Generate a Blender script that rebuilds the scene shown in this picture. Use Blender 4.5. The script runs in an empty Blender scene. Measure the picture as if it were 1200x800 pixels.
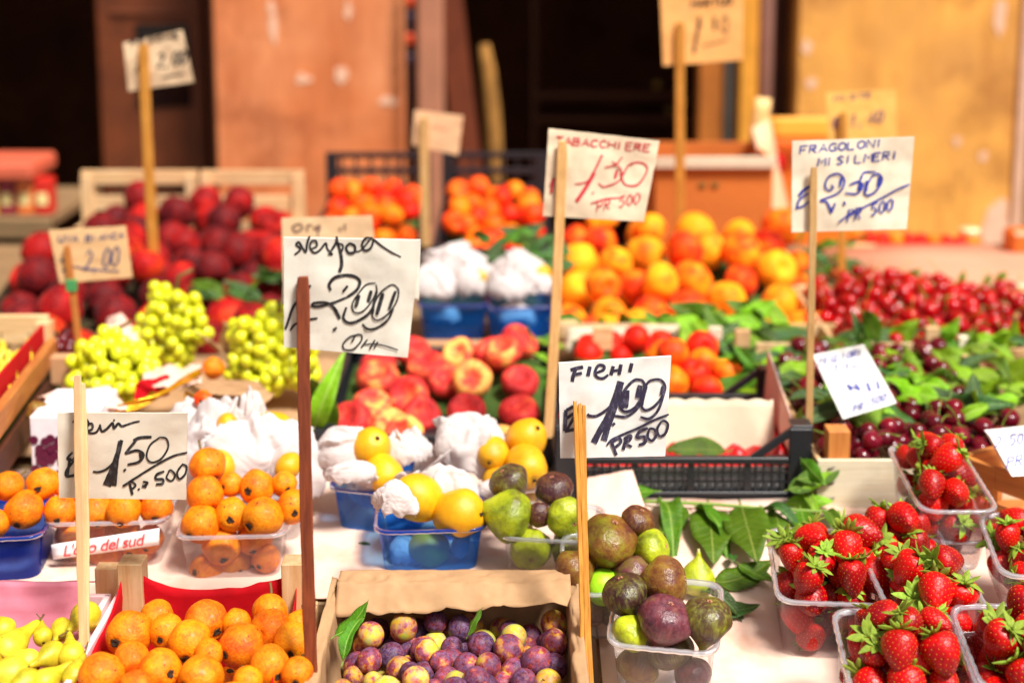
import bpy, bmesh, math, random
from math import sin, cos, pi, sqrt, radians as R
from mathutils import Vector, Matrix, Euler, noise

# ---------------------------------------------------------------- scene, camera, light
S = bpy.context.scene
C = S.collection
F, YP, PIT, CAMZ = 1666.7, 164.0, R(9), 1.65          # focal length in photo pixels, axis row, downward pitch, eye height
CAM = Vector((0, 0, CAMZ))
FW = Vector((0, cos(PIT), -sin(PIT))); UP = Vector((0, sin(PIT), cos(PIT)))
cd = bpy.data.cameras.new('camera'); cam = bpy.data.objects.new('camera', cd); C.objects.link(cam)
cam.location = CAM; cam.rotation_euler = (R(90) - PIT, 0, 0)
cd.sensor_width = 36; cd.lens = 50; cd.shift_y = -(400 - YP) / 1200
cd.clip_start = .05; cd.clip_end = 400
cd.dof.use_dof = True; cd.dof.focus_distance = 1.37; cd.dof.aperture_fstop = 2.9
S.camera = cam

SUN_EL, SUN_AZ = R(57), R(138)       # high, from over the camera's right shoulder; azimuth clockwise from +Y
w = bpy.data.worlds.new('World'); S.world = w; w.use_nodes = True
wn = w.node_tree; bg = wn.nodes['Background']
sky = wn.nodes.new('ShaderNodeTexSky'); sky.sky_type = 'NISHITA'; sky.sun_disc = False
sky.sun_elevation = SUN_EL; sky.sun_rotation = SUN_AZ; sky.dust_density = 3.5; sky.air_density = 1.0
hs = wn.nodes.new('ShaderNodeHueSaturation'); hs.inputs['Saturation'].default_value = .10     # bright overcast
wn.links.new(sky.outputs[0], hs.inputs['Color']); wn.links.new(hs.outputs[0], bg.inputs['Color'])
bg.inputs['Strength'].default_value = .05
sd = bpy.data.lights.new('sun', 'SUN'); sun = bpy.data.objects.new('sun', sd); C.objects.link(sun)
sd.energy = 3.5; sd.angle = R(13); sd.color = (1, .955, .885)
sdir = Vector((sin(SUN_AZ) * cos(SUN_EL), cos(SUN_AZ) * cos(SUN_EL), sin(SUN_EL)))
sun.rotation_euler = sdir.to_track_quat('Z', 'Y').to_euler(); sun.location = (2, -2, 6)
S.view_settings.view_transform = 'Standard'; S.view_settings.look = 'None'
S.view_settings.exposure = .86; S.view_settings.gamma = 1
S.render.engine = 'CYCLES'
S.cycles.max_bounces = 10; S.cycles.transparent_max_bounces = 24; S.cycles.diffuse_bounces = 5
S.cycles.glossy_bounces = 4; S.cycles.transmission_bounces = 6
S.cycles.use_denoising = True; S.cycles.caustics_reflective = False; S.cycles.caustics_refractive = False

rnd = random.Random(11)

# ---------------------------------------------------------------- photo rays -> places
def ray(px, py): return Vector(((px - 600) / F, 0, 0)) + FW - UP * ((py - YP) / F)
def at(px, py, Y):
    r = ray(px, py); return CAM + r * (Y / r.y)
def onz(px, py, z):
    r = ray(px, py); return CAM + r * ((z - CAMZ) / r.z)
def depth(v): return (v - CAM).dot(FW)
def proj(v):
    d = v - CAM; D = d.dot(FW); return 600 + F * d.x / D, YP - F * d.dot(UP) / D
def lerp(a, b, t): return a + (b - a) * t
def sat(x, a=0., b=1.): return max(a, min(b, x))
def smooth(a, b, x):
    t = sat((x - a) / (b - a)); return t * t * (3 - 2 * t)

# ---------------------------------------------------------------- things and parts
def world_of(o):
    M = o.matrix_basis.copy()
    while o.parent: o = o.parent; M = o.matrix_basis @ M
    return M
def tag(o, label=None, cat=None, group=None, kind=None):
    if label: o['label'] = label
    if cat: o['category'] = cat
    if group: o['group'] = group
    if kind: o['kind'] = kind
    return o
def thing(name, label, cat, loc=(0, 0, 0), rot=(0, 0, 0), group=None):
    o = bpy.data.objects.new(name, None); C.objects.link(o); o.empty_display_size = .02
    o.location = loc; o.rotation_euler = rot
    o.matrix_basis = Matrix.Translation(loc) @ Euler(rot).to_matrix().to_4x4()
    return tag(o, label, cat, group)
def link(name, me, parent=None, M=None, kind=None):
    """A mesh object standing at the world matrix M."""
    o = bpy.data.objects.new(name, me); C.objects.link(o)
    M = M or Matrix()
    if parent: o.parent = parent; o.matrix_basis = world_of(parent).inverted() @ M
    else: o.matrix_basis = M
    if kind: o['kind'] = kind
    return o
def frame(loc, x, z):
    x = Vector(x).normalized(); z = Vector(z); y = z.cross(x).normalized(); z = x.cross(y)
    M = Matrix((x, y, z)).transposed().to_4x4(); M.translation = loc; return M

class MB:
    def __init__(s): s.v = []; s.f = []; s.m = []
    def add(s, vs, fs, m=0, M=None):
        b = len(s.v)
        s.v += [tuple(M @ Vector(p)) for p in vs] if M else [tuple(p) for p in vs]
        s.f += [tuple(b + i for i in f) for f in fs]; s.m += [m] * len(fs); return s
    def box(s, c, d, m=0, M=None, b=0.):
        x, y, z = d[0] / 2, d[1] / 2, d[2] / 2; b = min(b, x * .45, y * .45, z * .45)
        vs = []; 
        if b <= 0:
            vs = [(i * x, j * y, k * z) for k in (-1, 1) for j in (-1, 1) for i in (-1, 1)]
            fs = [(0, 2, 3, 1), (4, 5, 7, 6), (0, 1, 5, 4), (2, 6, 7, 3), (0, 4, 6, 2), (1, 3, 7, 5)]
        else:
            bm = bmesh.new(); bmesh.ops.create_cube(bm, size=2)
            for q in bm.verts: q.co = Vector((q.co.x * x, q.co.y * y, q.co.z * z))
            bmesh.ops.bevel(bm, geom=list(bm.edges), offset=b, segments=1, affect='EDGES')
            bm.verts.ensure_lookup_table(); vs = [tuple(q.co) for q in bm.verts]; fs = [tuple(q.index for q in f.verts) for f in bm.faces]; bm.free()
        vs = [(p[0] + c[0], p[1] + c[1], p[2] + c[2]) for p in vs]
        return s.add(vs, fs, m, M)
    def tube(s, pts, rad, n=8, m=0, cap=True, M=None):
        pts = [Vector(p) for p in pts]; k = len(pts)
        rad = rad if isinstance(rad, (list, tuple)) else [rad] * k
        vs = []; fs = []; up = None
        for i, p in enumerate(pts):
            t = (pts[min(i + 1, k - 1)] - pts[max(i - 1, 0)]).normalized()
            if up is None: up = t.orthogonal().normalized()
            a = (up - t * up.dot(t)).normalized(); up = a; b = t.cross(a)
            vs += [p + (a * cos(2 * pi * j / n) + b * sin(2 * pi * j / n)) * rad[i] for j in range(n)]
        for i in range(k - 1):
            for j in range(n):
                q = (j + 1) % n; fs.append((i * n + j, i * n + q, i * n + n + q, i * n + n + j))
        if cap: fs += [tuple(range(n))[::-1], tuple(range((k - 1) * n, k * n))]
        return s.add(vs, fs, m, M)
    def rings(s, loops, m=0, close=True, cap0=False, cap1=False, M=None):
        n = len(loops[0]); vs = [p for l in loops for p in l]; fs = []
        for i in range(len(loops) - 1):
            for j in range(n if close else n - 1):
                q = (j + 1) % n; fs.append((i * n + j, i * n + q, i * n + n + q, i * n + n + j))
        if cap0: fs.append(tuple(range(n))[::-1])
        if cap1: fs.append(tuple(range((len(loops) - 1) * n, len(loops) * n)))
        return s.add(vs, fs, m, M)
    def sheet(s, fn, nu, nv, t=0., m=0, M=None):
        """A grid fn(u,v) with real thickness t (closed edge)."""
        P = [[Vector(fn(i / nu, j / nv)) for i in range(nu + 1)] for j in range(nv + 1)]
        def nrm(i, j):
            a = P[j][min(i + 1, nu)] - P[j][max(i - 1, 0)]; b = P[min(j + 1, nv)][i] - P[max(j - 1, 0)][i]
            n = a.cross(b); return n.normalized() if n.length > 1e-12 else Vector((0, 0, 1))
        W = nu + 1; N = W * (nv + 1)
        vs = [P[j][i] for j in range(nv + 1) for i in range(W)]
        fs = [(j * W + i, j * W + i + 1, j * W + W + i + 1, j * W + W + i) for j in range(nv) for i in range(nu)]
        if t:
            vs += [P[j][i] - nrm(i, j) * t for j in range(nv + 1) for i in range(W)]
            fs += [(N + j * W + i, N + j * W + W + i, N + j * W + W + i + 1, N + j * W + i + 1) for j in range(nv) for i in range(nu)]
            rim = [i for i in range(W)] + [j * W + nu for j in range(1, nv + 1)] + [nv * W + i for i in range(nu - 1, -1, -1)] + [j * W for j in range(nv - 1, 0, -1)]
            for a, b in zip(rim, rim[1:] + rim[:1]): fs.append((b, a, N + a, N + b))
        return s.add(vs, fs, m, M)
    def mesh(s, name, mats, smooth=True):
        me = bpy.data.meshes.new(name); me.from_pydata([tuple(p) for p in s.v], [], s.f)
        for x in (mats if isinstance(mats, (list, tuple)) else [mats]): me.materials.append(x)
        me.polygons.foreach_set('material_index', s.m); me.polygons.foreach_set('use_smooth', [smooth] * len(s.f))
        me.update(); return me
    def obj(s, name, mats, parent=None, smooth=True, kind=None, M=None): return link(name, s.mesh(name, mats, smooth), parent, M, kind)

def stick_part(name, p0, p1, wd, th, mat, parent, seed=0, up=(0, -1, 0)):
    """A split lath: slightly bent, uneven in width, chipped at its head."""
    p0, p1 = Vector(p0), Vector(p1); d = p1 - p0; L = d.length; g = random.Random(seed); loops = []; n = 26; b = g.uniform(-.0022, .0022)
    for k in range(n + 1):
        x = (k / n - .5) * L; so = Vector((x * 30, seed * 3.7, 0)); w_ = wd * (1 + .10 * noise.noise(so) + .05 * noise.noise(so * 4)) * (.8 if k == 0 else 1); h = th * (1 + .12 * noise.noise(so * 2 + Vector((0, 5, 0))))
        y = b * (1 - (2 * k / n - 1) ** 2) + .0005 * noise.noise(so * 1.5 + Vector((0, 0, 4))); e = min(w_, h) * .18
        q = [(-w_ / 2, -h / 2 + e), (-w_ / 2 + e, -h / 2), (w_ / 2 - e, -h / 2), (w_ / 2, -h / 2 + e), (w_ / 2, h / 2 - e), (w_ / 2 - e, h / 2), (-w_ / 2 + e, h / 2), (-w_ / 2, h / 2 - e)]
        loops.append([(x + (g.uniform(-.0015, .0015) if k == 0 else 0), y + a, c) for a, c in q])
    return MB().rings(loops, cap0=True, cap1=True).obj(name, mat, parent, smooth=False, M=frame((p0 + p1) / 2, d, up))
def plank(name, p0, p1, wd, th, mat, parent=None, up=(0, 0, 1), b=.0008):
    """A straight piece from p0 to p1, wd across (up x axis), th along up; its own x axis runs along it."""
    p0, p1 = Vector(p0), Vector(p1); d = p1 - p0
    m = MB().box((0, 0, 0), (d.length, wd, th), b=b)
    return m.obj(name, mat, parent, smooth=False, M=frame((p0 + p1) / 2, d, up))

# ---------------------------------------------------------------- materials
def lin(r, g, b):
    f = lambda c: (c / 255 / 12.92) if c / 255 <= .04045 else ((c / 255 + .055) / 1.055) ** 2.4
    return (f(r), f(g), f(b), 1)
class NT:
    def __init__(s, name):
        s.mat = bpy.data.materials.new(name); s.mat.use_nodes = True; s.t = s.mat.node_tree
        s.bsdf = s.t.nodes['Principled BSDF']; s.out = s.t.nodes['Material Output']
    def n(s, typ, ins={}, **kw):
        x = s.t.nodes.new('ShaderNode' + typ)
        for k, v in kw.items(): setattr(x, k, v)
        for k, v in ins.items(): s.set(x.inputs[k], v)
        return x
    def set(s, sock, v):
        if isinstance(v, bpy.types.NodeSocket): s.t.links.new(v, sock)
        elif isinstance(v, bpy.types.Node): s.t.links.new(v.outputs[0], sock)
        else: sock.default_value = v
    def p(s, **kw):
        for k, v in kw.items(): s.set(s.bsdf.inputs[k.replace('_', ' ')], v)
    def math(s, op, a, b=0., clamp=False): return s.n('Math', {0: a, 1: b}, operation=op, use_clamp=clamp).outputs[0]
    def ramp(s, fac, stops, interp='LINEAR'):
        x = s.n('ValToRGB', {0: fac}); x.color_ramp.interpolation = interp; e = x.color_ramp.elements
        while len(e) < len(stops): e.new(.5)
        for q, (p_, c_) in zip(e, stops): q.position = p_; q.color = tuple(c_[:3]) + (1,)
        return x.outputs[0]
    def mix(s, fac, a, b, blend='MIX'):
        x = s.n('Mix', data_type='RGBA', blend_type=blend); s.set(x.inputs[0], fac); s.set(x.inputs[6], a); s.set(x.inputs[7], b); return x.outputs[2]
    def noise(s, scale, detail=3, rough=.55, vec=None, w_=None, dist=0):
        x = s.n('TexNoise', {'Scale': scale, 'Detail': detail, 'Roughness': rough, 'Distortion': dist})
        if w_ is not None: x.noise_dimensions = '4D'; s.set(x.inputs['W'], w_)
        if vec is not None: s.set(x.inputs['Vector'], vec)
        return x.outputs['Fac']
    def bump(s, h, strength, dist):
        return s.n('Bump', {'Height': h, 'Strength': strength, 'Distance': dist}).outputs[0]
    def coord(s): return s.n('TexCoord').outputs['Object']
    def rand(s): return s.n('ObjectInfo').outputs['Random']
    def stretch(s, v, sc):
        return s.n('Mapping', {'Vector': v, 'Scale': sc}).outputs[0]

def matte(name, c, rough=.7, nscale=60, amt=.12, bump=.15, bd=.0006, c2=None, thr=(.45, .62), spec=.4, nbig=None):
    t = NT(name); v = t.coord(); f = t.noise(nscale, 4, vec=v, w_=t.math('MULTIPLY', t.rand(), 31.))
    d = tuple(x * (1 - amt) for x in c[:3]); l = tuple(min(1, x * (1 + amt)) for x in c[:3])
    col = t.ramp(f, [(.3, d), (.7, l)])
    if c2 is not None:
        g = t.noise(nbig or nscale * .18, 4, vec=v); col = t.mix(t.ramp(g, [(thr[0], (0, 0, 0)), (thr[1], (1, 1, 1))]), col, tuple(c2[:3]) + (1,))
    t.p(Base_Color=col, Roughness=rough); t.bsdf.inputs['Specular IOR Level'].default_value = spec
    if bump: t.p(Normal=t.bump(f, bump, bd))
    return t.mat

def wood(name, c0, c1, scale=1., rough=.65):
    t = NT(name); v = t.coord(); r = t.math('MULTIPLY', t.rand(), 50.)
    f = t.noise(70 * scale, 5, .6, vec=t.stretch(v, (.12, 1.6, 1.6)), w_=r, dist=.6)
    g = t.noise(420 * scale, 2, .6, vec=t.stretch(v, (.05, 1, 1)), w_=r)
    col = t.mix(t.math('MULTIPLY', g, .45), t.ramp(f, [(.3, c0), (.68, c1)]), tuple(x * .55 for x in c0[:3]) + (1,))
    d_ = t.noise(9, 4, .7, vec=v, w_=r); col = t.mix(t.math('MULTIPLY', t.ramp(d_, [(.5, (0, 0, 0)), (.75, (1, 1, 1))]), .5), col, tuple(x * .4 for x in c0[:3]) + (1,))
    x = t.n('HueSaturation', {'Color': col, 'Value': t.math('ADD', t.math('MULTIPLY', t.rand(), .3), .85)})
    t.p(Base_Color=x.outputs[0], Roughness=rough, Normal=t.bump(g, .35, .0008)); return t.mat

def fruit_mat(name, stops, scale=1.1, mott=None, spots=None, rough=.4, bump=.12, bscale=26, bd=.02, coat=0., sheen=0., sheen_col=(1, .8, .8, 1), vary=.1, sss=0., ssc=None, axis=0., bloom=None, streak=None, spec=.5):
    """Skin in units of the fruit's radius. Object colour: R shifts the blush, G the brightness."""
    t = NT(name); v = t.coord(); rn = t.rand(); w_ = t.math('MULTIPLY', rn, 91.)
    oi = t.n('ObjectInfo'); sep = t.n('SeparateColor', {0: oi.outputs['Color']})
    f = t.noise(scale, 4, .6, vec=v, w_=w_)
    f = t.math('ADD', f, t.math('MULTIPLY', t.math('SUBTRACT', sep.outputs[0], .5), 1.0))
    if axis:
        z = t.n('SeparateXYZ', {0: v}).outputs[2]; f = t.math('ADD', f, t.math('MULTIPLY', z, axis))
    col = t.ramp(f, stops)
    if streak:
        sx = t.noise(streak[0], 3, .6, vec=t.stretch(v, (1, 1, .12)), w_=w_)
        col = t.mix(t.math('MULTIPLY', t.ramp(sx, [(.48, (0, 0, 0)), (.66, (1, 1, 1))]), streak[1]), col, streak[2])
    if mott:
        m = t.noise(mott[0], 3, .65, vec=v, w_=w_)
        col = t.mix(t.math('MULTIPLY', t.ramp(m, [(.42, (0, 0, 0)), (.68, (1, 1, 1))]), mott[1]), col, mott[2])
    if spots:
        m = t.noise(spots[0], 2, .5, vec=v, w_=w_)
        col = t.mix(t.ramp(m, [(spots[1], (0, 0, 0)), (spots[1] + .05, (1, 1, 1))]), col, spots[2])
    if bloom:
        m = t.noise(bloom[0], 3, .6, vec=v, w_=w_); col = t.mix(t.math('MULTIPLY', t.ramp(m, [(.4, (0, 0, 0)), (.7, (1, 1, 1))]), bloom[1]), col, bloom[2])
    val = t.math('MULTIPLY', t.math('ADD', t.math('MULTIPLY', rn, 2 * vary), 1 - vary), t.math('MULTIPLY', sep.outputs[1], 2.))
    col = t.n('HueSaturation', {'Color': col, 'Value': val}).outputs[0]
    rr = t.math('ADD', t.math('MULTIPLY', t.noise(5, 3, vec=v, w_=w_), .25), rough - .12)
    t.p(Base_Color=col, Roughness=rr); b = t.bsdf.inputs
    b['Specular IOR Level'].default_value = spec
    b['Coat Weight'].default_value = coat; b['Coat Roughness'].default_value = .18
    if sheen: b['Sheen Weight'].default_value = sheen; b['Sheen Roughness'].default_value = .4; b['Sheen Tint'].default_value = sheen_col
    if sss:
        b['Subsurface Weight'].default_value = sss; b['Subsurface Radius'].default_value = ssc or (1, .3, .15); b['Subsurface Scale'].default_value = .004
    if bump: t.p(Normal=t.bump(t.noise(bscale, 3, .6, vec=v, w_=w_), bump, bd))
    return t.mat

def leaf_mat(name, c, vein, rough=.42, trans=.3, back=None):
    """Leaf in its own length units: x along the midrib 0..1."""
    t = NT(name); v = t.coord(); s = t.n('SeparateXYZ', {0: v}); x, y = s.outputs[0], s.outputs[1]
    ay = t.math('ABSOLUTE', y); rn = t.rand()
    mid = t.math('LESS_THAN', ay, .009)
    ph = t.math('MULTIPLY', t.math('SUBTRACT', x, t.math('MULTIPLY', ay, .75)), 62.)
    side = t.ramp(t.math('SINE', ph), [(.93, (0, 0, 0)), (.99, (1, 1, 1))])
    n1 = t.noise(5, 4, vec=v, w_=t.math('MULTIPLY', rn, 40.))
    base = t.ramp(n1, [(.3, tuple(k * .75 for k in c[:3])), (.7, tuple(k * 1.25 for k in c[:3]))])
    col = t.mix(t.math('MULTIPLY', side, .4), base, vein); col = t.mix(t.math('MULTIPLY', mid, .8), col, vein)
    col = t.n('HueSaturation', {'Color': col, 'Hue': t.math('ADD', t.math('MULTIPLY', rn, .04), .48), 'Value': t.math('ADD', t.math('MULTIPLY', rn, .6), .7)}).outputs[0]
    t.p(Base_Color=col, Roughness=rough, Normal=t.bump(t.math('ADD', t.math('MULTIPLY', side, -.6), t.noise(30, 3, vec=v)), .35, .01))
    tr = t.n('BsdfTranslucent', {'Color': t.mix(.5, col, (.5, .62, .06, 1))}); mx = t.n('MixShader', {0: trans, 1: t.bsdf.outputs[0], 2: tr.outputs[0]})
    t.set(t.out.inputs[0], mx); return t.mat

def paper_mat(name, c, trans=.3, rough=.8, amt=.06, bump=.25, nscale=45, stain_tint=None):
    t = NT(name); v = t.coord(); f = t.noise(nscale, 5, .6, vec=v)
    col = t.ramp(f, [(.3, tuple(k * (1 - amt) for k in c[:3])), (.7, tuple(min(1, k * (1 + amt)) for k in c[:3]))])
    if stain_tint: col = t.mix(t.math('MULTIPLY', t.ramp(t.noise(stain_tint[0], 4, .65, vec=v), [(.5, (0, 0, 0)), (.72, (1, 1, 1))]), stain_tint[1]), col, stain_tint[2])
    t.p(Base_Color=col, Roughness=rough, Normal=t.bump(f, bump, .002)); t.bsdf.inputs['Specular IOR Level'].default_value = .25
    if trans:
        tr = t.n('BsdfTranslucent', {'Color': tuple(c[:3]) + (1,)}); mx = t.n('MixShader', {0: trans, 1: t.bsdf.outputs[0], 2: tr.outputs[0]}); t.set(t.out.inputs[0], mx)
    return t.mat

def film(name, tint, milk, milk_col, rough=.12, refl=.5):
    """Thin moulded plastic: mostly lets light straight through, some milkiness, glossy skin."""
    t = NT(name); tp = t.n('BsdfTransparent', {'Color': tint})
    df = t.n('BsdfDiffuse', {'Color': milk_col}); trn = t.n('BsdfTranslucent', {'Color': milk_col})
    a = t.n('MixShader', {0: .5, 1: df.outputs[0], 2: trn.outputs[0]})
    b = t.n('MixShader', {0: milk, 1: tp.outputs[0], 2: a.outputs[0]})
    gl = t.n('BsdfGlossy', {'Color': (1, 1, 1, 1), 'Roughness': rough})
    fr = t.n('Fresnel', {'IOR': 1.5}); c = t.n('MixShader', {0: t.math('MULTIPLY', fr.outputs[0], refl), 1: b.outputs[0], 2: gl.outputs[0]})
    t.set(t.out.inputs[0], c); t.t.nodes.remove(t.bsdf); return t.mat

def plain(name, c, rough=.5, spec=.5): return matte(name, c, rough, 90, .08, .06, spec=spec)

WOOD = wood('pale_wood', lin(216, 164, 108), lin(246, 212, 164)); WOOD_O = wood('orange_wood', lin(176, 98, 40), lin(214, 140, 66))
WOOD_S = wood('stick_wood', lin(206, 148, 78), lin(240, 200, 140), 3.); WOOD_R = wood('red_brown_wood', lin(96, 36, 14), lin(150, 70, 32), 3.)
WOOD_Y = wood('yellow_stick_wood', lin(184, 112, 24), lin(230, 166, 70), 3.); WOOD_W = wood('white_wood', lin(224, 206, 170), lin(246, 236, 212))
WOOD_D = wood('dark_wood', lin(60, 26, 12), lin(98, 46, 22)); WOOD_G = wood('grey_wood', lin(120, 92, 60), lin(168, 136, 96))
BLACKP = plain('black_plastic', lin(34, 35, 40), .38); KRAFT = paper_mat('kraft_paper', lin(190, 150, 110), .12, amt=.1, stain_tint=(9, .4, lin(150, 108, 70)))
TISSUE = paper_mat('white_tissue', lin(242, 234, 232), .45, amt=.03, bump=.3); PINKT = paper_mat('pink_tissue', lin(226, 140, 160), .3, amt=.08)
REDT = paper_mat('red_tissue', lin(206, 8, 26), .25, amt=.14); COVER = paper_mat('cover_paper', lin(240, 208, 190), .05, amt=.04, bump=.25, stain_tint=(11, .55, lin(216, 140, 92)))  # cover blotches: orange-tinted shadow painted into the paper, along with juice stains
PINKCARD = paper_mat('pink_card', lin(240, 200, 182), .05, amt=.04); CARD = paper_mat('brown_card', lin(196, 150, 110), .03, amt=.06)
WHITECARD = paper_mat('white_card', lin(226, 206, 178), .05, amt=.05); WHITE = plain('white_paint', lin(240, 236, 232), .5)
CLEAR = film('clear_plastic', (.95, .955, .97, 1), .10, (.9, .92, 1, 1)); RIM = film('clear_plastic_rim', (.9, .9, .93, 1), .42, (.92, .93, 1, 1))
BLUEF = film('blue_plastic', (.16, .50, 1, 1), .30, (.01, .20, .9, 1)); BLUER = film('blue_plastic_rim', (.08, .25, .8, 1), .7, (.01, .07, .5, 1))
NAVYF = film('navy_plastic', (.08, .2, .7, 1), .6, (.005, .03, .36, 1))
STEMG = plain('green_stem', lin(120, 150, 50), .5); STEMB = matte('brown_stem', lin(110, 86, 44), .7, 40, .3); DARKCAL = matte('dark_calyx', lin(52, 36, 22), .8, 30, .4)
# ---------------------------------------------------------------- fruit shapes (unit radius, stem up +Z)
def interp(pts, n):
    """Catmull-Rom through 2-tuples or vectors."""
    P = [Vector(p) for p in pts]; P = [P[0] * 2 - P[1]] + P + [P[-1] * 2 - P[-2]]; out = []
    segs = len(P) - 3
    for k in range(n + 1):
        x = k / n * segs; i = min(int(x), segs - 1); t = x - i; a, b, c, d = P[i:i + 4]
        out.append(.5 * ((2 * b) + (c - a) * t + (2 * a - 5 * b + 4 * c - d) * t * t + (3 * b - a - 3 * c + d) * t ** 3))
    return out
def body(prof, name, mats, nu=28, nv=20, lump=.03, seed=0, cleft=0., cw=.28, lobes=0, lobe=0., fine=0.):
    """Lathe with a soft uneven surface. prof(th) -> (r,z) or a list of points from top to bottom."""
    pts = [(max(p[0], .004), p[1]) for p in (interp(prof, nv) if isinstance(prof, list) else [prof(pi * k / nv) for k in range(nv + 1)])]
    loops = []; so = Vector((seed * 7.3, seed * 3.1, seed * 5.7))
    for k, (r, z) in enumerate(pts):
        L = []
        for j in range(nu):
            a = 2 * pi * j / nu; d = Vector((cos(a) * r, sin(a) * r, z)); q = 1 + lump * noise.noise(d * 1.3 + so) * 1.6 + fine * noise.noise(d * 7 + so)
            if cleft:
                da = (a + pi) % (2 * pi) - pi; q *= 1 - cleft * math.exp(-(da / cw) ** 2) * sat(r * 1.3)
            if lobes: q *= 1 + lobe * cos(lobes * a) * r
            L.append((d.x * q, d.y * q, z * (1 + lump * noise.noise(so * 2 + d) * .8)))
        loops.append(L)
    return MB().rings(loops, cap0=True, cap1=True).mesh(name, mats)
def P_peach(th): return sin(th) * 1.0, .94 * cos(th) - .34 * math.exp(-(th / .34) ** 2) - .05 * math.exp(-((pi - th) / .2) ** 2)
def P_flat(th): return abs(sin(th)) ** .85, .70 * cos(th) - .46 * math.exp(-(th / .5) ** 2) + .2 * math.exp(-((pi - th) / .4) ** 2)
def P_loquat(th): return sin(th) * (1 - .05 * cos(th)), 1.04 * cos(th) + .13 * math.exp(-((pi - th) / .2) ** 2) - .06 * math.exp(-(th / .25) ** 2)
def P_plum(th): return sin(th), 1.07 * cos(th) - .14 * math.exp(-(th / .22) ** 2)
def P_cherry(th): return sin(th), .93 * cos(th) - .2 * math.exp(-(th / .36) ** 2)
def P_yellow(th): return sin(th) * (1 - .05 * cos(th)), 1.2 * cos(th) + .1 * math.exp(-((pi - th) / .2) ** 2)
FIG = [(.07, 1.42), (.13, 1.36), (.15, 1.2), (.24, 1.06), (.44, .82), (.76, .42), (.99, -.02), (.97, -.38), (.76, -.68), (.42, -.84), (.14, -.86), (.02, -.8)]
PEAR = [(.02, 1.84), (.16, 1.8), (.27, 1.55), (.34, 1.25), (.47, .92), (.76, .48), (.97, .02), (.96, -.36), (.74, -.7), (.36, -.9), (.12, -.9), (.02, -.84)]
BERRY = [(.02, .58), (.4, .66), (.78, .5), (.95, .16), (.9, -.25), (.72, -.66), (.46, -1.0), (.2, -1.22), (.02, -1.29)]

class Kind:
    def __init__(s, name, cat, variants): s.name, s.cat, s.variants, s.items = name, cat, variants, []
def axis_rot(ax, spin): return Vector(ax).to_track_quat('Z', 'Y').to_matrix().to_4x4() @ Matrix.Rotation(spin, 4, 'Z')
def put(kind, c, r, ax=None, group=None, col=(.5, .5), var=None, name=None, mat=None, spin=None, stretch=1.):
    """One fruit, a thing of its own; its stem, calyx ... are its parts."""
    me, parts = kind.variants[rnd.randrange(len(kind.variants)) if var is None else var % len(kind.variants)]
    if ax is None: ax = (rnd.gauss(0, 1), rnd.gauss(0, 1), rnd.gauss(0, 1))
    if Vector(ax).length < 1e-6: ax = (0, 0, 1)
    o = bpy.data.objects.new(name or kind.name, me); C.objects.link(o)
    M = Matrix.Translation(c) @ axis_rot(ax, rnd.uniform(0, 6.28) if spin is None else spin) @ Matrix.Diagonal((r, r, r * stretch, 1)); o.matrix_basis = M
    o.color = (col[0], col[1], .5, 1); tag(o, None, kind.cat, group)
    if mat:
        for sl in o.material_slots: sl.link = 'OBJECT'; sl.material = mat
    for pn, pm, kd in parts:
        q = bpy.data.objects.new(pn, pm); C.objects.link(q); q.parent = o; q.color = o.color
        if kd: q['kind'] = kd
    o['_r'] = r
    return o
ORD = 'first second third fourth fifth sixth seventh eighth ninth tenth eleventh twelfth thirteenth fourteenth fifteenth sixteenth seventeenth eighteenth nineteenth twentieth'.split()
def ordinal(i):
    return ORD[i] if i < 20 else f'{i + 1}th' if (i + 1) % 10 not in (1, 2, 3) else f"{i + 1}{ {1: 'st', 2: 'nd', 3: 'rd'}[(i + 1) % 10]}"
def label_heap(objs, desc, where, rows=None):
    """Singles each out by its row and place in the heap, as one sees it from the stall front."""
    L = []
    for o in objs:
        px, py = proj(o.matrix_basis.translation); L.append((py, px, o))
    L.sort(key=lambda q: -q[0]); R_ = []; lim = None
    for q in L:
        s = F * q[2]['_r'] / depth(q[2].matrix_basis.translation) * 1.3
        if lim is None or q[0] < lim: R_.append([]); lim = q[0] - s
        R_[-1].append(q)
    for i, row in enumerate(R_):
        row.sort(key=lambda q: q[1])
        rn = 'front' if i == 0 else 'back' if i == len(R_) - 1 and len(R_) > 1 else ordinal(i)
        for j, (py, px, o) in enumerate(row):
            d = desc(o) if callable(desc) else desc
            o['label'] = f'{d} {where}, ' + (f'{rn} row, {ordinal(j)} from the left' if len(row) > 1 else f'alone in the {rn} row')
            del o['_r']
def pile(n, r, region, floor, top, seed, pre=(), tries=36, sq=.93, rj=.08):
    g = random.Random(seed); out = [tuple(p) for p in pre]; k0 = len(out); miss = 0
    while len(out) - k0 < n and miss < 3:
        best = None; rr = r * (1 + rj * g.uniform(-1, 1))
        for _ in range(tries):
            x, y = region(g); z = floor(x, y) + rr * .9
            for (a, b, c, q) in out:
                d2 = (x - a) ** 2 + (y - b) ** 2; s = (rr + q) * sq
                if d2 < s * s: z = max(z, c + sqrt(s * s - d2))
            sc = z - top(x, y)
            if sc <= 0 and (best is None or sc < best[0]): best = (sc, x, y, z)
        if best: out.append((best[1], best[2], best[3], rr)); miss = 0
        else: miss += 1
    return out[k0:]
def relax(L, it=40, k=.93, lock=()):
    L = [[Vector(c), r] for c, r in L]
    for _ in range(it):
        for i in range(len(L)):
            for j in range(i):
                d = L[i][0] - L[j][0]; s = (L[i][1] + L[j][1]) * k
                if 1e-9 < d.length < s:
                    p = d.normalized() * (s - d.length) * .25; L[i][0] += p; L[j][0] -= p
    return L
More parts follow.
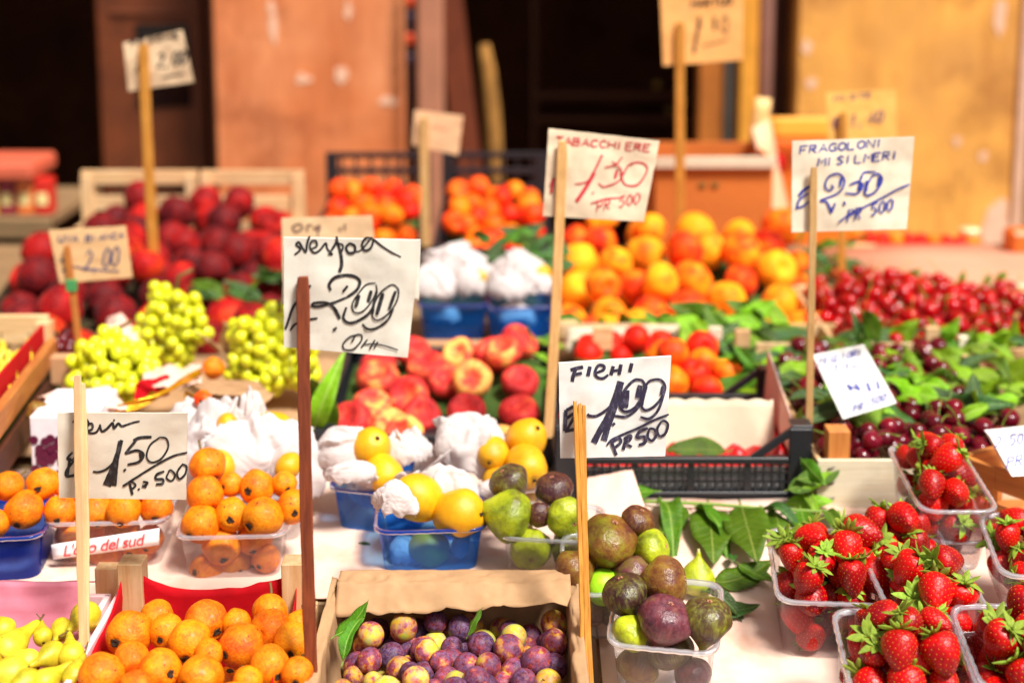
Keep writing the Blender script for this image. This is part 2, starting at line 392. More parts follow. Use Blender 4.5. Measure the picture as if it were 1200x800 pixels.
def onplane(px, py, p0, n):
    r = ray(px, py); n = Vector(n); return CAM + r * ((Vector(p0) - CAM).dot(n) / r.dot(n))
def rect(x0, x1, y0, y1): return lambda g: (g.uniform(x0, x1), g.uniform(y0, y1))
def see_cull(L):
    """Drops the fruits of a heap that are wholly behind others."""
    D = []
    for (x, y, z, r) in L:
        v = Vector((x, y, z)); px, py = proj(v); dd = depth(v); D.append((px, py, F * r / dd, dd))
    keep = []
    for i, (px, py, rp, dd) in enumerate(D):
        near = [q for q in D if q[3] < dd and (q[0] - px) ** 2 + (q[1] - py) ** 2 < (q[2] + rp) ** 2]; vis = 0
        for m in (0, .5, .9):
            for k in range(10):
                x, y = px + rp * m * cos(k * .628), py + rp * m * sin(k * .628)
                if not any((q[0] - x) ** 2 + (q[1] - y) ** 2 < q[2] ** 2 * .92 for q in near): vis += 1
        if vis >= 1: keep.append(L[i])
    return keep

# skins
M_PEACH = fruit_mat('red_peach_skin', [(.26, lin(210, 60, 20)), (.36, lin(178, 8, 14)), (.52, lin(110, 0, 12)), (.70, lin(50, 2, 18))], .9, mott=(9, .35, lin(220, 60, 40)), rough=.62, bump=.1, sheen=.06, spec=.16)
M_YPEACH = fruit_mat('yellow_peach_skin', [(.32, lin(255, 172, 26)), (.44, lin(252, 132, 16)), (.55, lin(238, 66, 12)), (.70, lin(188, 12, 10))], .95, mott=(8, .3, lin(255, 110, 30)), rough=.58, sheen=.06, spec=.16)
M_FLAT = fruit_mat('flat_peach_skin', [(.26, lin(250, 186, 90)), (.37, lin(238, 92, 56)), (.48, lin(212, 30, 38)), (.70, lin(150, 4, 28))], 1.2, mott=(9, .3, lin(240, 110, 80)), rough=.62, sheen=.06, spec=.3, axis=-.12)
M_APRI = fruit_mat('apricot_skin', [(.36, lin(255, 140, 16)), (.5, lin(250, 88, 10)), (.68, lin(226, 24, 10))], .8, mott=(10, .3, lin(240, 60, 20)), rough=.5, sheen=.04, spec=.2)
M_LOQ = fruit_mat('loquat_skin', [(.28, lin(248, 162, 8)), (.5, lin(240, 132, 4)), (.75, lin(210, 80, 0))], 1.5, mott=(7, .5, lin(206, 78, 0)), spots=(4.6, .672, lin(96, 38, 8)), streak=(9, .3, lin(246, 168, 24)), rough=.52, bump=.25, bscale=12, coat=.05, spec=.3)
M_PLUM = fruit_mat('plum_skin', [(.2, lin(190, 196, 40)), (.34, lin(214, 150, 30)), (.42, lin(150, 34, 40)), (.52, lin(84, 18, 54)), (.66, lin(38, 14, 58))], 1.0, mott=(10, .3, lin(214, 130, 90)), bloom=(3.0, .42, lin(138, 116, 170)), rough=.46, vary=.18, spec=.25)
M_FIGG = fruit_mat('green_fig_skin', [(.3, lin(184, 196, 26)), (.48, lin(128, 144, 18)), (.6, lin(88, 78, 22)), (.76, lin(56, 28, 30))], 1.2, mott=(3, .35, lin(86, 48, 36)), streak=(7, .25, lin(176, 186, 80)), spots=(14, .76, lin(70, 40, 20)), rough=.36, bump=.16, bscale=8, bd=.05, coat=.04)
M_FIGB = fruit_mat('brown_fig_skin', [(.3, lin(142, 136, 26)), (.46, lin(128, 84, 28)), (.62, lin(92, 46, 28)), (.78, lin(62, 24, 36))], 1.2, mott=(6, .4, lin(90, 46, 40)), streak=(7, .3, lin(166, 136, 66)), rough=.34, bump=.18, bscale=8, bd=.05, coat=.04)
M_FIGP = fruit_mat('purple_fig_skin', [(.26, lin(122, 104, 44)), (.42, lin(92, 32, 44)), (.7, lin(50, 14, 34))], 1.2, mott=(7, .4, lin(140, 70, 76)), streak=(6, .3, lin(160, 90, 90)), rough=.32, bump=.16, bscale=8, bd=.05, coat=.05, bloom=(2.5, .25, lin(120, 92, 104)))
M_LIME = fruit_mat('bright_green_skin', [(.3, lin(170, 226, 30)), (.7, lin(128, 196, 22))], 1.2, mott=(8, .3, lin(190, 230, 70)), rough=.4)
M_PEAR = fruit_mat('pear_skin', [(.3, lin(238, 212, 56)), (.52, lin(216, 190, 36)), (.74, lin(160, 154, 26))], 1.2, mott=(8, .35, lin(150, 140, 30)), spots=(6, .70, lin(104, 78, 24)), rough=.42, axis=.05)
M_YEL = fruit_mat('yellow_fruit_skin', [(.3, lin(240, 186, 20)), (.7, lin(222, 146, 6))], 1.1, mott=(6, .4, lin(206, 150, 10)), spots=(6, .74, lin(150, 96, 20)), rough=.44)
M_CHER = fruit_mat('red_cherry_skin', [(.3, lin(190, 0, 8)), (.7, lin(116, 0, 10))], .8, rough=.2, bump=.03, coat=.22, vary=.25, spec=.3)
M_DCHER = fruit_mat('dark_cherry_skin', [(.3, lin(120, 6, 26)), (.7, lin(62, 3, 22))], .8, rough=.18, bump=.03, coat=.3, vary=.3, spec=.3)
M_GRAPE = fruit_mat('grape_skin', [(.3, lin(232, 226, 26)), (.7, lin(190, 204, 14))], .9, rough=.22, bump=.04, bloom=(2, .25, lin(220, 224, 120)), spots=(3.5, .72, lin(150, 120, 30)), sss=.6, ssc=(1, .9, .2), vary=.12)
M_STRAW = fruit_mat('strawberry_skin', [(.25, lin(214, 6, 6)), (.55, lin(188, 0, 8)), (.8, lin(128, 0, 12))], 1.0, rough=.36, bump=.14, bscale=10, bd=.04, coat=.12, vary=.26, axis=-.12, spec=.3, sss=.05, ssc=(1, .15, .1))
M_SEED = plain('strawberry_seed', lin(226, 150, 50), .4)
M_SEPAL = leaf_mat('sepal', lin(158, 186, 56), lin(214, 222, 120), .5, .3)

def stem_mesh(name, l, r0, r1, bend, mat, z0=.0):
    pts = [(bend * (k / 5) ** 2, bend * .3 * (k / 5) ** 2, z0 + l * k / 5) for k in range(6)]
    return MB().tube(pts, [lerp(r0, r1, k / 5) for k in range(5)] + [r1 * 1.25], 6).mesh(name, mat)
def calyx_mesh(name, z, rr, seed, mat=None):
    """Open blossom end of a loquat: five dry curled lobes round a pit."""
    g = random.Random(seed); m = MB()
    for k in range(5):
        a = k * 1.2566 + g.uniform(-.3, .3); l = rr * g.uniform(.8, 1.3); ca, sa = cos(a), sin(a); wv = rr * .42
        m.add([(-sa * wv * .6, ca * wv * .6, z), (sa * wv * .6, -ca * wv * .6, z), (ca * l * .6 + sa * wv, sa * l * .6 - ca * wv, z - .05), (ca * l * .6 - sa * wv, sa * l * .6 + ca * wv, z - .05), (ca * l, sa * l, z + .0), (0, 0, z + .05)],
              [(0, 1, 5), (0, 3, 2, 1), (3, 4, 2)])
    m.rings([[(cos(j * .785) * q, sin(j * .785) * q, zz) for j in range(8)] for q, zz in ((rr * .62, z + .02), (rr * .5, z - .045), (rr * .2, z + .03))], cap1=True)
    return m.mesh(name, mat or DARKCAL, smooth=False)

def seeds_on(prof, n, size):
    """Points and normals spread over the lathe."""
    L = interp(prof, 80); acc = [0]
    for a, b in zip(L, L[1:]): acc.append(acc[-1] + (b - a).length * (a[0] + b[0]) * .5)
    out = []
    for i in range(n):
        s = (i + .5) / n * acc[-1]; k = next(j for j in range(1, len(acc)) if acc[j] >= s); t = (s - acc[k - 1]) / max(acc[k] - acc[k - 1], 1e-9)
        p = L[k - 1].lerp(L[k], t); d = (L[k] - L[k - 1]).normalized(); a = i * 2.39996
        nrm = Vector((-d[1] * cos(a), -d[1] * sin(a), d[0])); nrm = -nrm if nrm.x * cos(a) + nrm.y * sin(a) < 0 else nrm
        out.append((Vector((p[0] * cos(a), p[0] * sin(a), p[1])), nrm, Vector((d[0] * cos(a), d[0] * sin(a), d[1]))))
    return out
def strawberry(seed):
    g = random.Random(seed); wx, wl = g.uniform(.9, 1.08), g.uniform(.88, 1.18); bent = g.uniform(-.18, .18)
    prof = [(x * wx, z * wl) for x, z in BERRY]; sd = [q for q in seeds_on(prof, 150, .05) if q[0].z < .5 * wl]
    so = Vector((seed * 3.3, 1, 2))
    def warp(p):
        q = 1 + .07 * noise.noise(Vector(p) * 1.1 + so); return Vector((p[0] * q * (1 + .06 * sin(seed)) + bent * (p[2] - .3) ** 2 * .3, p[1] * q * (1 - .06 * sin(seed)), p[2]))
    pts = interp(prof, 46); nu = 60; loops = []
    for k, p in enumerate(pts):
        L = []
        for j in range(nu):
            a = 2 * pi * j / nu; L.append(Vector((max(p[0], .004) * cos(a), max(p[0], .004) * sin(a), p[1])))
        loops.append(L)
    d = pts
    for k, L in enumerate(loops):
        for j, v in enumerate(L):
            dd = min((v - s[0]).length for s in sd if abs(v.z - s[0].z) < .2) if any(abs(v.z - s[0].z) < .2 for s in sd) else 1
            dep = .06 * math.exp(-(dd / .068) ** 2); rad = Vector((v.x, v.y, v.z * .3)); rad = rad.normalized() if rad.length > 1e-6 else rad
            L[j] = warp(v - rad * dep + rad * .0)
    me = MB().rings(loops, cap0=True, cap1=True).mesh('strawberry', M_STRAW)
    ms = MB()
    for p, n, t in sd:
        b = n.cross(t); c = p - n * .018
        v = [c + t * .05, c + b * .026, c - t * .05, c - b * .026, c + n * .018, c - n * .02]
        ms.add([warp(q) for q in v], [(0, 1, 4), (1, 2, 4), (2, 3, 4), (3, 0, 4), (1, 0, 5), (2, 1, 5), (3, 2, 5), (0, 3, 5)])
    seeds = ms.mesh('seeds', M_SEED)
    mc = MB(); n = g.randint(9, 12)
    for k in range(n):
        a = k * 2 * pi / n + g.uniform(-.2, .2); l = g.uniform(.6, 1.15); lift = g.uniform(-.2, .85); wd = g.uniform(.14, .23); tw = g.uniform(-.5, .5)
        def fn(u, v, a=a, l=l, lift=lift, wd=wd, tw=tw):
            x = .06 + u * l; y = (v - .5) * 2 * wd * (abs(sin(pi * min(u * .92 + .1, 1))) ** .7); z = .64 * wl + .05 + lift * u * u * .7 - (.25 * u * u if lift < .1 else 0) + abs(v - .5) * .16 * sin(pi * u) + tw * y * u
            return (x * cos(a) - y * sin(a), x * sin(a) + y * cos(a), z)
        mc.sheet(fn, 5, 2, .012)
    mc.tube([(0, 0, .6 * wl), (.03, .02, .8 * wl), (.1, .06, 1.02 * wl)], [.07, .055, .06], 6)
    return me, [('seeds', seeds, 'stuff'), ('calyx', mc.mesh('calyx', M_SEPAL), None)]

def K(name, cat, mat, prof, nvar=3, parts=lambda i: [], **kw): return Kind(name, cat, [(body(prof, name, mat, seed=i + 1 + len(name), **kw), parts(i)) for i in range(nvar)])
stub = lambda i: [('stem', stem_mesh('stem', .3, .07, .06, .06 * i, STEMB, .62), None)]
K_PEACH = K('red_peach', 'peach', M_PEACH, P_peach, 5, cleft=.11, cw=.2, lump=.05)
K_YPEACH = K('yellow_peach', 'peach', M_YPEACH, P_peach, 5, cleft=.11, cw=.2, lump=.05)
K_FLAT = K('flat_peach', 'flat peach', M_FLAT, P_flat, cleft=.05, nv=26, lump=.06)
K_APRI = K('apricot', 'apricot', M_APRI, P_peach, cleft=.07, nu=22, nv=16)
K_LOQ = K('loquat', 'loquat', M_LOQ, P_loquat, 6, parts=lambda i: [('calyx', calyx_mesh('calyx', -.985, .24, i), None), ('stem', stem_mesh('stem', .32 + .12 * i, .09, .075, .1, STEMB, .92), None)] if i % 2 else [('calyx', calyx_mesh('calyx', -.985, .23, i), None)], lump=.085, fine=.012)
K_PLUM = K('plum', 'plum', M_PLUM, P_plum, 3, parts=lambda i: [('stem', stem_mesh('stem', .3, .035, .04, .12, STEMB, .86), None)] if i == 1 else [], cleft=.035, nu=26, nv=18)
def fig_parts(i):
    m = MB()
    for k in range(7):
        a = k * .9; m.add([(.03 * cos(a - .5), .03 * sin(a - .5), -.845), (.03 * cos(a + .5), .03 * sin(a + .5), -.845), (.15 * cos(a), .15 * sin(a), -.885), (.07 * cos(a), .07 * sin(a), -.92)], [(0, 1, 3), (0, 3, 2), (1, 2, 3), (0, 2, 1)])
    return [('eye', m.mesh('eye', plain('fig_eye', lin(196, 130, 100))), None), ('stalk', stem_mesh('stalk', .16, .085, .07, .05, plain('fig_stalk', lin(206, 200, 130)), 1.38), None)]
K_FIG = K('fig', 'fig', M_FIGG, FIG, 4, parts=fig_parts, lump=.07, lobes=9, lobe=.022, nu=44, nv=30)
K_LIME = K('round_green_fruit', 'fruit', M_LIME, P_peach, 1, nv=22, parts=stub)
K_PEAR = K('pear', 'pear', M_PEAR, PEAR, 3, parts=lambda i: [('stem', stem_mesh('stem', .7, .07, .06, .25 * i, STEMB, 1.75), None), ('calyx', calyx_mesh('calyx', -.9, .18, i + 9), None)], lump=.06, nv=28)
K_YEL = K('yellow_fruit', 'fruit', M_YEL, P_yellow, 3, parts=lambda i: [('calyx', calyx_mesh('calyx', -1.15, .12, i + 4), None)], lump=.05, fine=.005)
chst = lambda i: [('stem', stem_mesh('stem', 2.2, .05, .045, (-1.5, .9, 1.6)[i], STEMG, .6), None)] if i < 1 else []
K_CHER = K('red_cherry', 'cherry', M_CHER, P_cherry, 3, parts=chst, cleft=.03, nu=20, nv=14, lump=.02)
K_DCHER = K('dark_cherry', 'cherry', M_DCHER, P_cherry, 3, parts=chst, cleft=.03, nu=20, nv=14, lump=.02)
K_STRAW = Kind('strawberry', 'strawberry', [strawberry(i + 1) for i in range(5)])

# ---------------------------------------------------------------- leaves
M_LEAF = [leaf_mat('green_leaf', lin(88, 138, 20), lin(170, 196, 90), trans=.4), leaf_mat('bright_leaf', lin(146, 194, 24), lin(190, 214, 100), trans=.4), leaf_mat('dark_leaf', lin(50, 86, 24), lin(120, 150, 80), trans=.15)]
def leaf_mesh(name, wd, bow, seed, mat, fold=.25, nu=14, nv=6, tip=1.):
    """Unit length along +X, midrib at y=0."""
    g = random.Random(seed); ph = g.uniform(0, 6); wv = g.uniform(.012, .045)
    def fn(u, v):
        s = (v - .5) * 2; prof = (abs(sin(pi * u ** .85)) ** .8) * (1 - .25 * u * tip)
        y = s * wd * prof; return (u, y, bow * (u - u * u * 1.4) + abs(y) * fold + wv * sin(u * 14 + ph + s) * abs(s) - .0)
    m = MB().sheet(fn, nu, nv, .004)
    m.tube([(-.12, 0, .0), (-.05, 0, .01), (.02, 0, .0)] + [(u_, 0, bow * (u_ - u_ * u_ * 1.4) - .003) for u_ in (.12, .25, .37, .5, .62, .75, .87, .97)], [.012, .012, .011, .0105, .010, .009, .008, .007, .006, .004, .002], 5)
    return m.mesh(name, mat)
LEAVES = {k: [leaf_mesh('leaf', wd, b, s * 10 + k, M_LEAF[k], fold=fo) for s, (wd, b, fo) in enumerate(((.2, .3, .25), (.24, .12, .1), (.17, .5, .45), (.22, -.15, .2), (.15, .7, .6), (.27, -.35, .05), (.19, .2, -.3)))] for k in range(3)}
def leaf(pos, L, d, up=(0, 0, 1), k=0, group=None, parent=None, var=None, name='leaf'):
    me = LEAVES[k][rnd.randrange(7) if var is None else var]
    M = frame(Vector(pos), d, up) @ Matrix.Scale(L, 4); o = link(name, me, parent, M)
    if not parent: tag(o, None, 'leaf', group); o['_r'] = L * .25
    return o

# ---------------------------------------------------------------- containers
def rrect(w, l, rc, rib=0., step=.004):
    """Rounded rectangle centred on 0, with shallow ribs on the straight runs; list of (x,y)."""
    P = []; cs = [(w / 2 - rc, -l / 2 + rc, -90), (w / 2 - rc, l / 2 - rc, 0), (-w / 2 + rc, l / 2 - rc, 90), (-w / 2 + rc, -l / 2 + rc, 180)]
    runs = [l - 2 * rc, w - 2 * rc, l - 2 * rc, w - 2 * rc]
    for (cx, cy, a0), run in zip(cs, runs):
        for k in range(6): a = R(a0 + 90 * k / 5); P.append((cx + rc * cos(a), cy + rc * sin(a), 0))
        n = max(int(run / step), 2); a = R(a0 + 90); x0, y0 = cx + rc * cos(a), cy + rc * sin(a); dx, dy = cos(a + pi / 2), sin(a + pi / 2)
        for k in range(1, n): o = rib if k % 3 == 0 else 0; P.append((x0 + dx * run * k / n + cos(a) * o, y0 + dy * run * k / n + sin(a) * o, 1))
    return P
BN = Vector((0, -.209, 1)).normalized()        # normal of the tilted display board
def punnet(label, fl, fr, zr, l, h, mats=None, group='clear plastic punnets', nrm=(0, 0, 1), taper=.84, cat='punnet', name='plastic_punnet', w=None):
    """fl, fr: photo pixels of the two front rim corners, zr their height."""
    A, B = onz(*fl, zr), onz(*fr, zr); x = (B - A).normalized(); n = Vector(nrm); n = (n - x * n.dot(x)).normalized(); y = n.cross(x); w = w or (B - A).length
    base = A + x * w / 2 + y * l / 2 - n * h
    M = Matrix((x, y, n)).transposed().to_4x4(); M.translation = base
    t = bpy.data.objects.new(name, None); C.objects.link(t); t.empty_display_size = .02; t.matrix_basis = M; tag(t, label, cat, group)
    rc = .016; top = rrect(w, l, rc, .0006); lo = [(p[0] * taper, p[1] * (1 - (1 - taper) * w / l)) for p in top]
    def lp(f, z, o=0.): 
        return [Vector(((lo[i][0] + (top[i][0] - lo[i][0]) * f) * (1 + o / w), (lo[i][1] + (top[i][1] - lo[i][1]) * f) * (1 + o / l), z)) for i in range(len(top))]
    wall, rimm = mats or (CLEAR, RIM)
    MB().rings([lp(0, .004, -.008), lp(.0, .0, -.002), lp(.12, h * .1), lp(.5, h * .5), lp(.96, h - .002)], cap0=True, M=M).obj('shell', wall, t)
    MB().rings([lp(.96, h - .004, -.0015), lp(1, h, -.001), lp(1, h + .0008, .003), lp(1, h, .008), lp(1, h - .003, .008), lp(.98, h - .004, .0)], M=M).obj('rim', rimm, t)
    return t, M, w
def fill(M, w, l, h, r, n, dome, seed, kind, label, group, pre=(), inset=.01, taper=.84, orient=None, col=None, rj=.1, lo=.006, sq=.9, mats=None):
    """Heaps fruit into a punnet; pre = world (centre, radius) already placed."""
    Mi = M.inverted(); pr = [tuple(Mi @ c) + (q,) for c, q in pre]
    def region(g):
        return g.uniform(-w / 2 + inset + r * .75, w / 2 - inset - r * .75), g.uniform(-l / 2 + inset + r * .75, l / 2 - inset - r * .75)
    def top(x, y): return h + dome * (1 - (2 * x / w) ** 2 * .7) * (1 - (2 * y / l) ** 2 * .7) - r * .55
    L = pile(n, r, region, lambda x, y: lo, top, seed, pr, sq=sq, rj=rj); out = []
    for (x, y, z, q) in L:
        sc = lerp(taper, 1, sat(z / h)); x, y = x * min(1, sc + .02), y * min(1, 1 - (1 - sc) * w / l + .02)
        ax = orient(x, y, z) if orient else None
        if ax is not None: ax = M.to_3x3() @ Vector(ax)
        out.append(put(kind, M @ Vector((x, y, z)), q, ax, group, col() if col else (.5, .5), mat=rnd.choice(mats) if mats else None))
    return out
def hand(lst, p0, n, relax_k=.93):
    """Fruits read off the photo as (px,py,radius px): set on a sloping heap surface, then eased apart."""
    L = []
    for q in lst:
        v = onplane(q[0], q[1], p0, n); L.append((v, q[2] * depth(v) / F))
    return relax(L, 60, relax_k)
def handp(lst, M, w, l, h, tilt=-.7, off=.0, back=.02, k=.9, taper=.86):
    """Fruits of a punnet read off the photo: a heap above the rim, the low ones just behind the front wall."""
    Mi = M.inverted(); R3 = M.to_3x3(); nA = R3 @ Vector((0, tilt, 1)).normalized(); pA = M @ Vector((0, -l / 2 + back, h + off)); L = []; low = []
    def clamp(v, r, lo):
        q = Mi @ v; s = lerp(taper, 1, sat(q.z / h))
        if lo or q.z < h + r * .2:
            q.x = max(-w / 2 * s + r * 1.02 + .001, min(w / 2 * s - r * 1.02 - .001, q.x)); sy = 1 - (1 - s) * w / l; q.y = max(-l / 2 * sy + r * 1.03 + .0015, min(l / 2 * sy - r * 1.03, q.y)); q.z = max(q.z, r + .003)
        return M @ q
    for px, py, rp in lst:
        v = onplane(px, py, pA, nA); r = rp * depth(v) / F; q = Mi @ v; lo = q.y < -l / 2 + r * .6 or q.z < h
        if lo: v = onplane(px, py, M @ Vector((0, -l / 2 * .95 + .002 + r, 0)), R3 @ Vector((0, 1, 0)))
        r = rp * depth(v) / F; L.append((clamp(v, r, lo), r)); low.append(lo)
    for _ in range(4): L = [(clamp(v, r, lo), r) for (v, r), lo in zip(relax(L, 14, k), low)]
    return L
def wooden_crate(label, x0, x1, y0, y1, z0, h, wm, group=None, slat=.03, gap=.012, post=.022, post_h=.02, front=True, name='wooden_crate', th=.006, inner=None, skip=()):
    t = thing(name, label, 'crate', ((x0 + x1) / 2, (y0 + y1) / 2, z0), group=group)
    n = max(1, int(round((h + gap) / (slat + gap)))); sh = (h - gap * (n - 1)) / n
    for k in range(n):
        z = z0 + k * (sh + gap) + sh / 2
        if front and 'front' not in skip: plank('slat', (x0, y0, z), (x1, y0, z), th, sh, wm, t)
        plank('slat', (x0, y1, z), (x1, y1, z), th, sh, wm, t)
        if 'left' not in skip: plank('slat', (x0 + th / 2, y0 + th, z), (x0 + th / 2, y1 - th, z), th, sh, wm, t)
        plank('slat', (x1 - th / 2, y0 + th, z), (x1 - th / 2, y1 - th, z), th, sh, wm, t)
    for sx, px in ((1, x0), (-1, x1)):
        for sy, py in ((1, y0), (-1, y1)):
            plank('post', (px + sx * (th + post / 2 + .001), py + sy * (th + post / 2 + .001), z0 + .001), (px + sx * (th + post / 2 + .001), py + sy * (th + post / 2 + .001), z0 + h + post_h), post, post, wm, t, up=(0, 1, 0))
    plank('base_board', (x0 + th * 1.2, (y0 + y1) / 2, z0 + .004), (x1 - th * 1.2, (y0 + y1) / 2, z0 + .004), y1 - y0 - th * 3, .005, wm, t)
    return t
def plastic_crate(label, x0, x1, y0, y1, z0, h, group=None, mat=None, dip=.45, cell=.011, bar=.0032, handle=True, back_z=None):
    """Black fruit crate: corner posts, rails and pierced side grilles."""
    mat = mat or BLACKP; t = thing('plastic_crate', label, 'crate', ((x0 + x1) / 2, (y0 + y1) / 2, z0), group=group); pw = .028
    for px in (x0, x1):
        for py in (y0, y1):
            sx = 1 if px == x0 else -1; sy = 1 if py == y0 else -1
            m = MB().box((px + sx * pw / 2, py + sy * .004, z0 + h / 2), (pw, .008, h), b=.002).box((px + sx * .004, py + sy * (.008 + pw / 2 - .004), z0 + h / 2), (.008, pw - .008, h), b=.002)
            m.box((px + sx * pw * .45, py + sy * pw * .45, z0 + h + .0015), (pw * .9, pw * .9, .003), b=.001); m.obj('corner_post', mat, t, smooth=False)
    hr = h * (1 - dip)
    for (ax, a0, a1, c) in (('x', x0 + pw, x1 - pw, y0 + .004), ('x', x0 + pw, x1 - pw, y1 - .004), ('y', y0 + pw, y1 - pw, x0 + .004), ('y', y0 + pw, y1 - pw, x1 - .004)):
        P = (lambda a, z: Vector((a, c, z))) if ax == 'x' else (lambda a, z: Vector((c, a, z)))
        up = (0, 0, 1)
        plank('rail', P(a0, z0 + hr - .004), P(a1, z0 + hr - .004), .01, .008, mat, t); plank('rail', P(a0, z0 + .004), P(a1, z0 + .004), .01, .008, mat, t)
        m = MB(); L = a1 - a0; nx = int(L / cell); nz = max(2, int((hr - .016) / cell))
        for i in range(1, nx): 
            wide = bar * (3.2 if i % 7 == 0 else 1); q = P(a0 + L * i / nx, z0 + hr / 2); m.box(q, (wide, .005, hr - .014) if ax == 'x' else (.005, wide, hr - .014))
        for k in range(1, nz):
            q = P((a0 + a1) / 2, z0 + .008 + (hr - .016) * k / nz); m.box(q, (L, .004, bar) if ax == 'x' else (.004, L, bar))
        m.obj('grille', mat, t, smooth=False)
        if handle:
            for s, a in ((1, a0), (-1, a1)): plank('brace', P(a - s * .002, z0 + h - .006), P(a + s * (h - hr) * 1.15, z0 + hr - .002), .006, .009, mat, t)
    if back_z:
        for a in (x0 + .012, x1 - .012): plank('back_post', (a, y1 + .006, z0), (a, y1 + .006, back_z), .024, .012, mat, t, up=(0, 1, 0))
        for z in (back_z - .006, back_z - .04, back_z - .075): plank('back_rail', (x0 + .024, y1 + .006, z), (x1 - .024, y1 + .006, z), .01, .012, mat, t)
        n = int((x1 - x0) / .03); m = MB()
        for i in range(1, n): m.box((lerp(x0, x1, i / n), y1 + .006, (z0 + back_z) / 2), (.005, .006, back_z - z0 - .012))
        m.obj('back_grille', mat, t, smooth=False)
    MB().box(((x0 + x1) / 2, (y0 + y1) / 2, z0 + .003), (x1 - x0 - .02, y1 - y0 - .02, .004)).obj('base', mat, t, smooth=False)
    return t
def crumple(c, rad, seed, name='tissue_paper', mat=None, label=None, group=None, parent=None, amp=.3, spiky=.35, nu=84, nv=40, top=1.):
    """Thin crushed tissue thrown over something round: straight sharp creases between flat facets, free torn edge."""
    so = Vector((seed * 4.1, seed * 2.7, seed * 1.3)); g = random.Random(seed * 13); fins = []; cr = []; big = max(1., rad[0] / .038)
    for _ in range(int(13 * big)):
        n = Vector((g.gauss(0, 1), g.gauss(0, 1), g.gauss(0, .7))).normalized(); cr.append((n, g.uniform(-.55, .75), g.uniform(.35, 1.) * (1 if g.random() < .6 else -1)))
    for _ in range(int(4 * big)):
        n = Vector((g.gauss(0, 1), g.gauss(0, 1), g.gauss(0, .35))).normalized(); m = Vector((g.gauss(0, .7), g.gauss(-.1, .7), g.uniform(.2, 1))).normalized(); fins.append((n, (m - n * m.dot(n)).normalized(), g.uniform(.4, 1.), g.uniform(.05, .1)))
    def fn(u, v):
        ph = 2 * pi * u; e0 = Vector((cos(ph), sin(ph), 0)); lim = 1.95 + .35 * noise.noise(e0 * 1.8 + so) + .2 * noise.noise(e0 * 6 + so); th = .02 + v * lim
        d = Vector((sin(th) * cos(ph), sin(th) * sin(ph), cos(th))); e = d + Vector((noise.noise(d * 2 + so), noise.noise(d * 2 - so), noise.noise(d * 2 + so * 2))) * .22
        q = sum(w_ * abs(e.dot(n) - o) for n, o, w_ in cr) / (.33 * len(cr)); q = .93 + amp * 1.5 * (q - .22) - amp * .2 * abs(noise.noise(e * 8 * big + so))
        for n, m, s_, wd in fins: q += spiky * .5 * s_ * max(0, 1 - abs(e.dot(n)) / (wd * 1.8)) * max(0, e.dot(m)) ** 3
        q += .12 * max(0, v - .8) * 5 * noise.noise(e0 * 4 - so)
        return (c[0] + d.x * q * rad[0], c[1] + d.y * q * rad[1], c[2] + d.z * q * rad[2])
    o = MB().sheet(fn, nu, nv, .00035).obj(name, mat or TISSUE, parent)
    return tag(o, label, 'tissue paper', group) if label else o
def ruffle(c, r0, r1, h, seed, name='tissue_paper', mat=None, label=None, group=None, a0=0., a1=2 * pi, parent=None, nu=90, nv=14, amp=.02, floor=.0):
    """Tissue standing up round fruit: a collar from radius r0 at the bottom to a torn, fluttering edge at r1."""
    so = Vector((seed * 3.7, seed * 1.9, 0))
    def fn(u, v):
        a = lerp(a0, a1, u); e = Vector((cos(a), sin(a), 0)); n1 = noise.noise(e * 2.2 + so + Vector((0, 0, v))); n2 = noise.noise(e * 5.5 + so * 2 + Vector((0, 0, v * 2))); n3 = noise.noise(e * 12 + so + Vector((0, 0, v * 5)))
        rr = lerp(r0, r1, v ** .8) + amp * (n1 * 1.2 + n2 * .9 + n3 * .45) * (.25 + v)
        zz = c[2] + floor + h * (v ** .9) * (1 + .45 * n1 + .35 * n2) + .3 * amp * n3
        return (c[0] + e.x * rr, c[1] + e.y * rr, zz)
    o = MB().sheet(fn, nu, nv, .0004).obj(name, mat or TISSUE, parent)
    return tag(o, label, 'tissue paper', group) if label else o
def sheet_thing(name, label, cat, corners, mat, t=.0012, amp=.004, seed=0, nu=24, nv=18, curl=None, group=None, sc=9.):
    """A loose sheet of paper or card between four places (TL, TR, BR, BL)."""
    a, b, c_, d = [Vector(q) for q in corners]; nn = (b - a).cross(d - a).normalized(); so = Vector((seed * 2.3, seed, 1))
    def fn(u, v):
        p = a.lerp(b, u).lerp(d.lerp(c_, u), v); k = noise.noise(Vector((u * sc * .4, v * sc * .4, 0)) + so) + .4 * (1 - 2 * abs(noise.noise(Vector((u * sc, v * sc, 3)) + so)))
        p = p + nn * (amp * k + (curl(u, v) if curl else 0)); return p
    return tag(MB().sheet(fn, nu, nv, t).obj(name, mat), label, cat, group)
# ---------------------------------------------------------------- setting: street, shop front, table
g_mat = matte('pavement_stone', lin(120, 108, 96), .85, 12, .2, .3, .002)
gm = MB().sheet(lambda u, v: (lerp(-30, 30, u), lerp(-30, 4.18, v), 0), 2, 2); tag(gm.obj('pavement', g_mat), kind='structure')
PL_L = matte('orange_plaster', lin(212, 120, 68), .85, 7, .12, .5, .006, c2=lin(232, 150, 100), thr=(.42, .66), nbig=2.2)
PL_R = matte('yellow_plaster', lin(238, 168, 78), .85, 7, .14, .5, .006, c2=lin(210, 146, 74), thr=(.45, .62), nbig=1.8)
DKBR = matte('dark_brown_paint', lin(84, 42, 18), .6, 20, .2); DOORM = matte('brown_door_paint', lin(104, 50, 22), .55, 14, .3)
INNER = matte('dark_inner_plaster', lin(96, 56, 28), .9, 5, .4); OCHRE = matte('ochre_paint', lin(222, 150, 48), .7, 14, .15)  # INNER is a mottled dark brown for the rooms behind the doorways
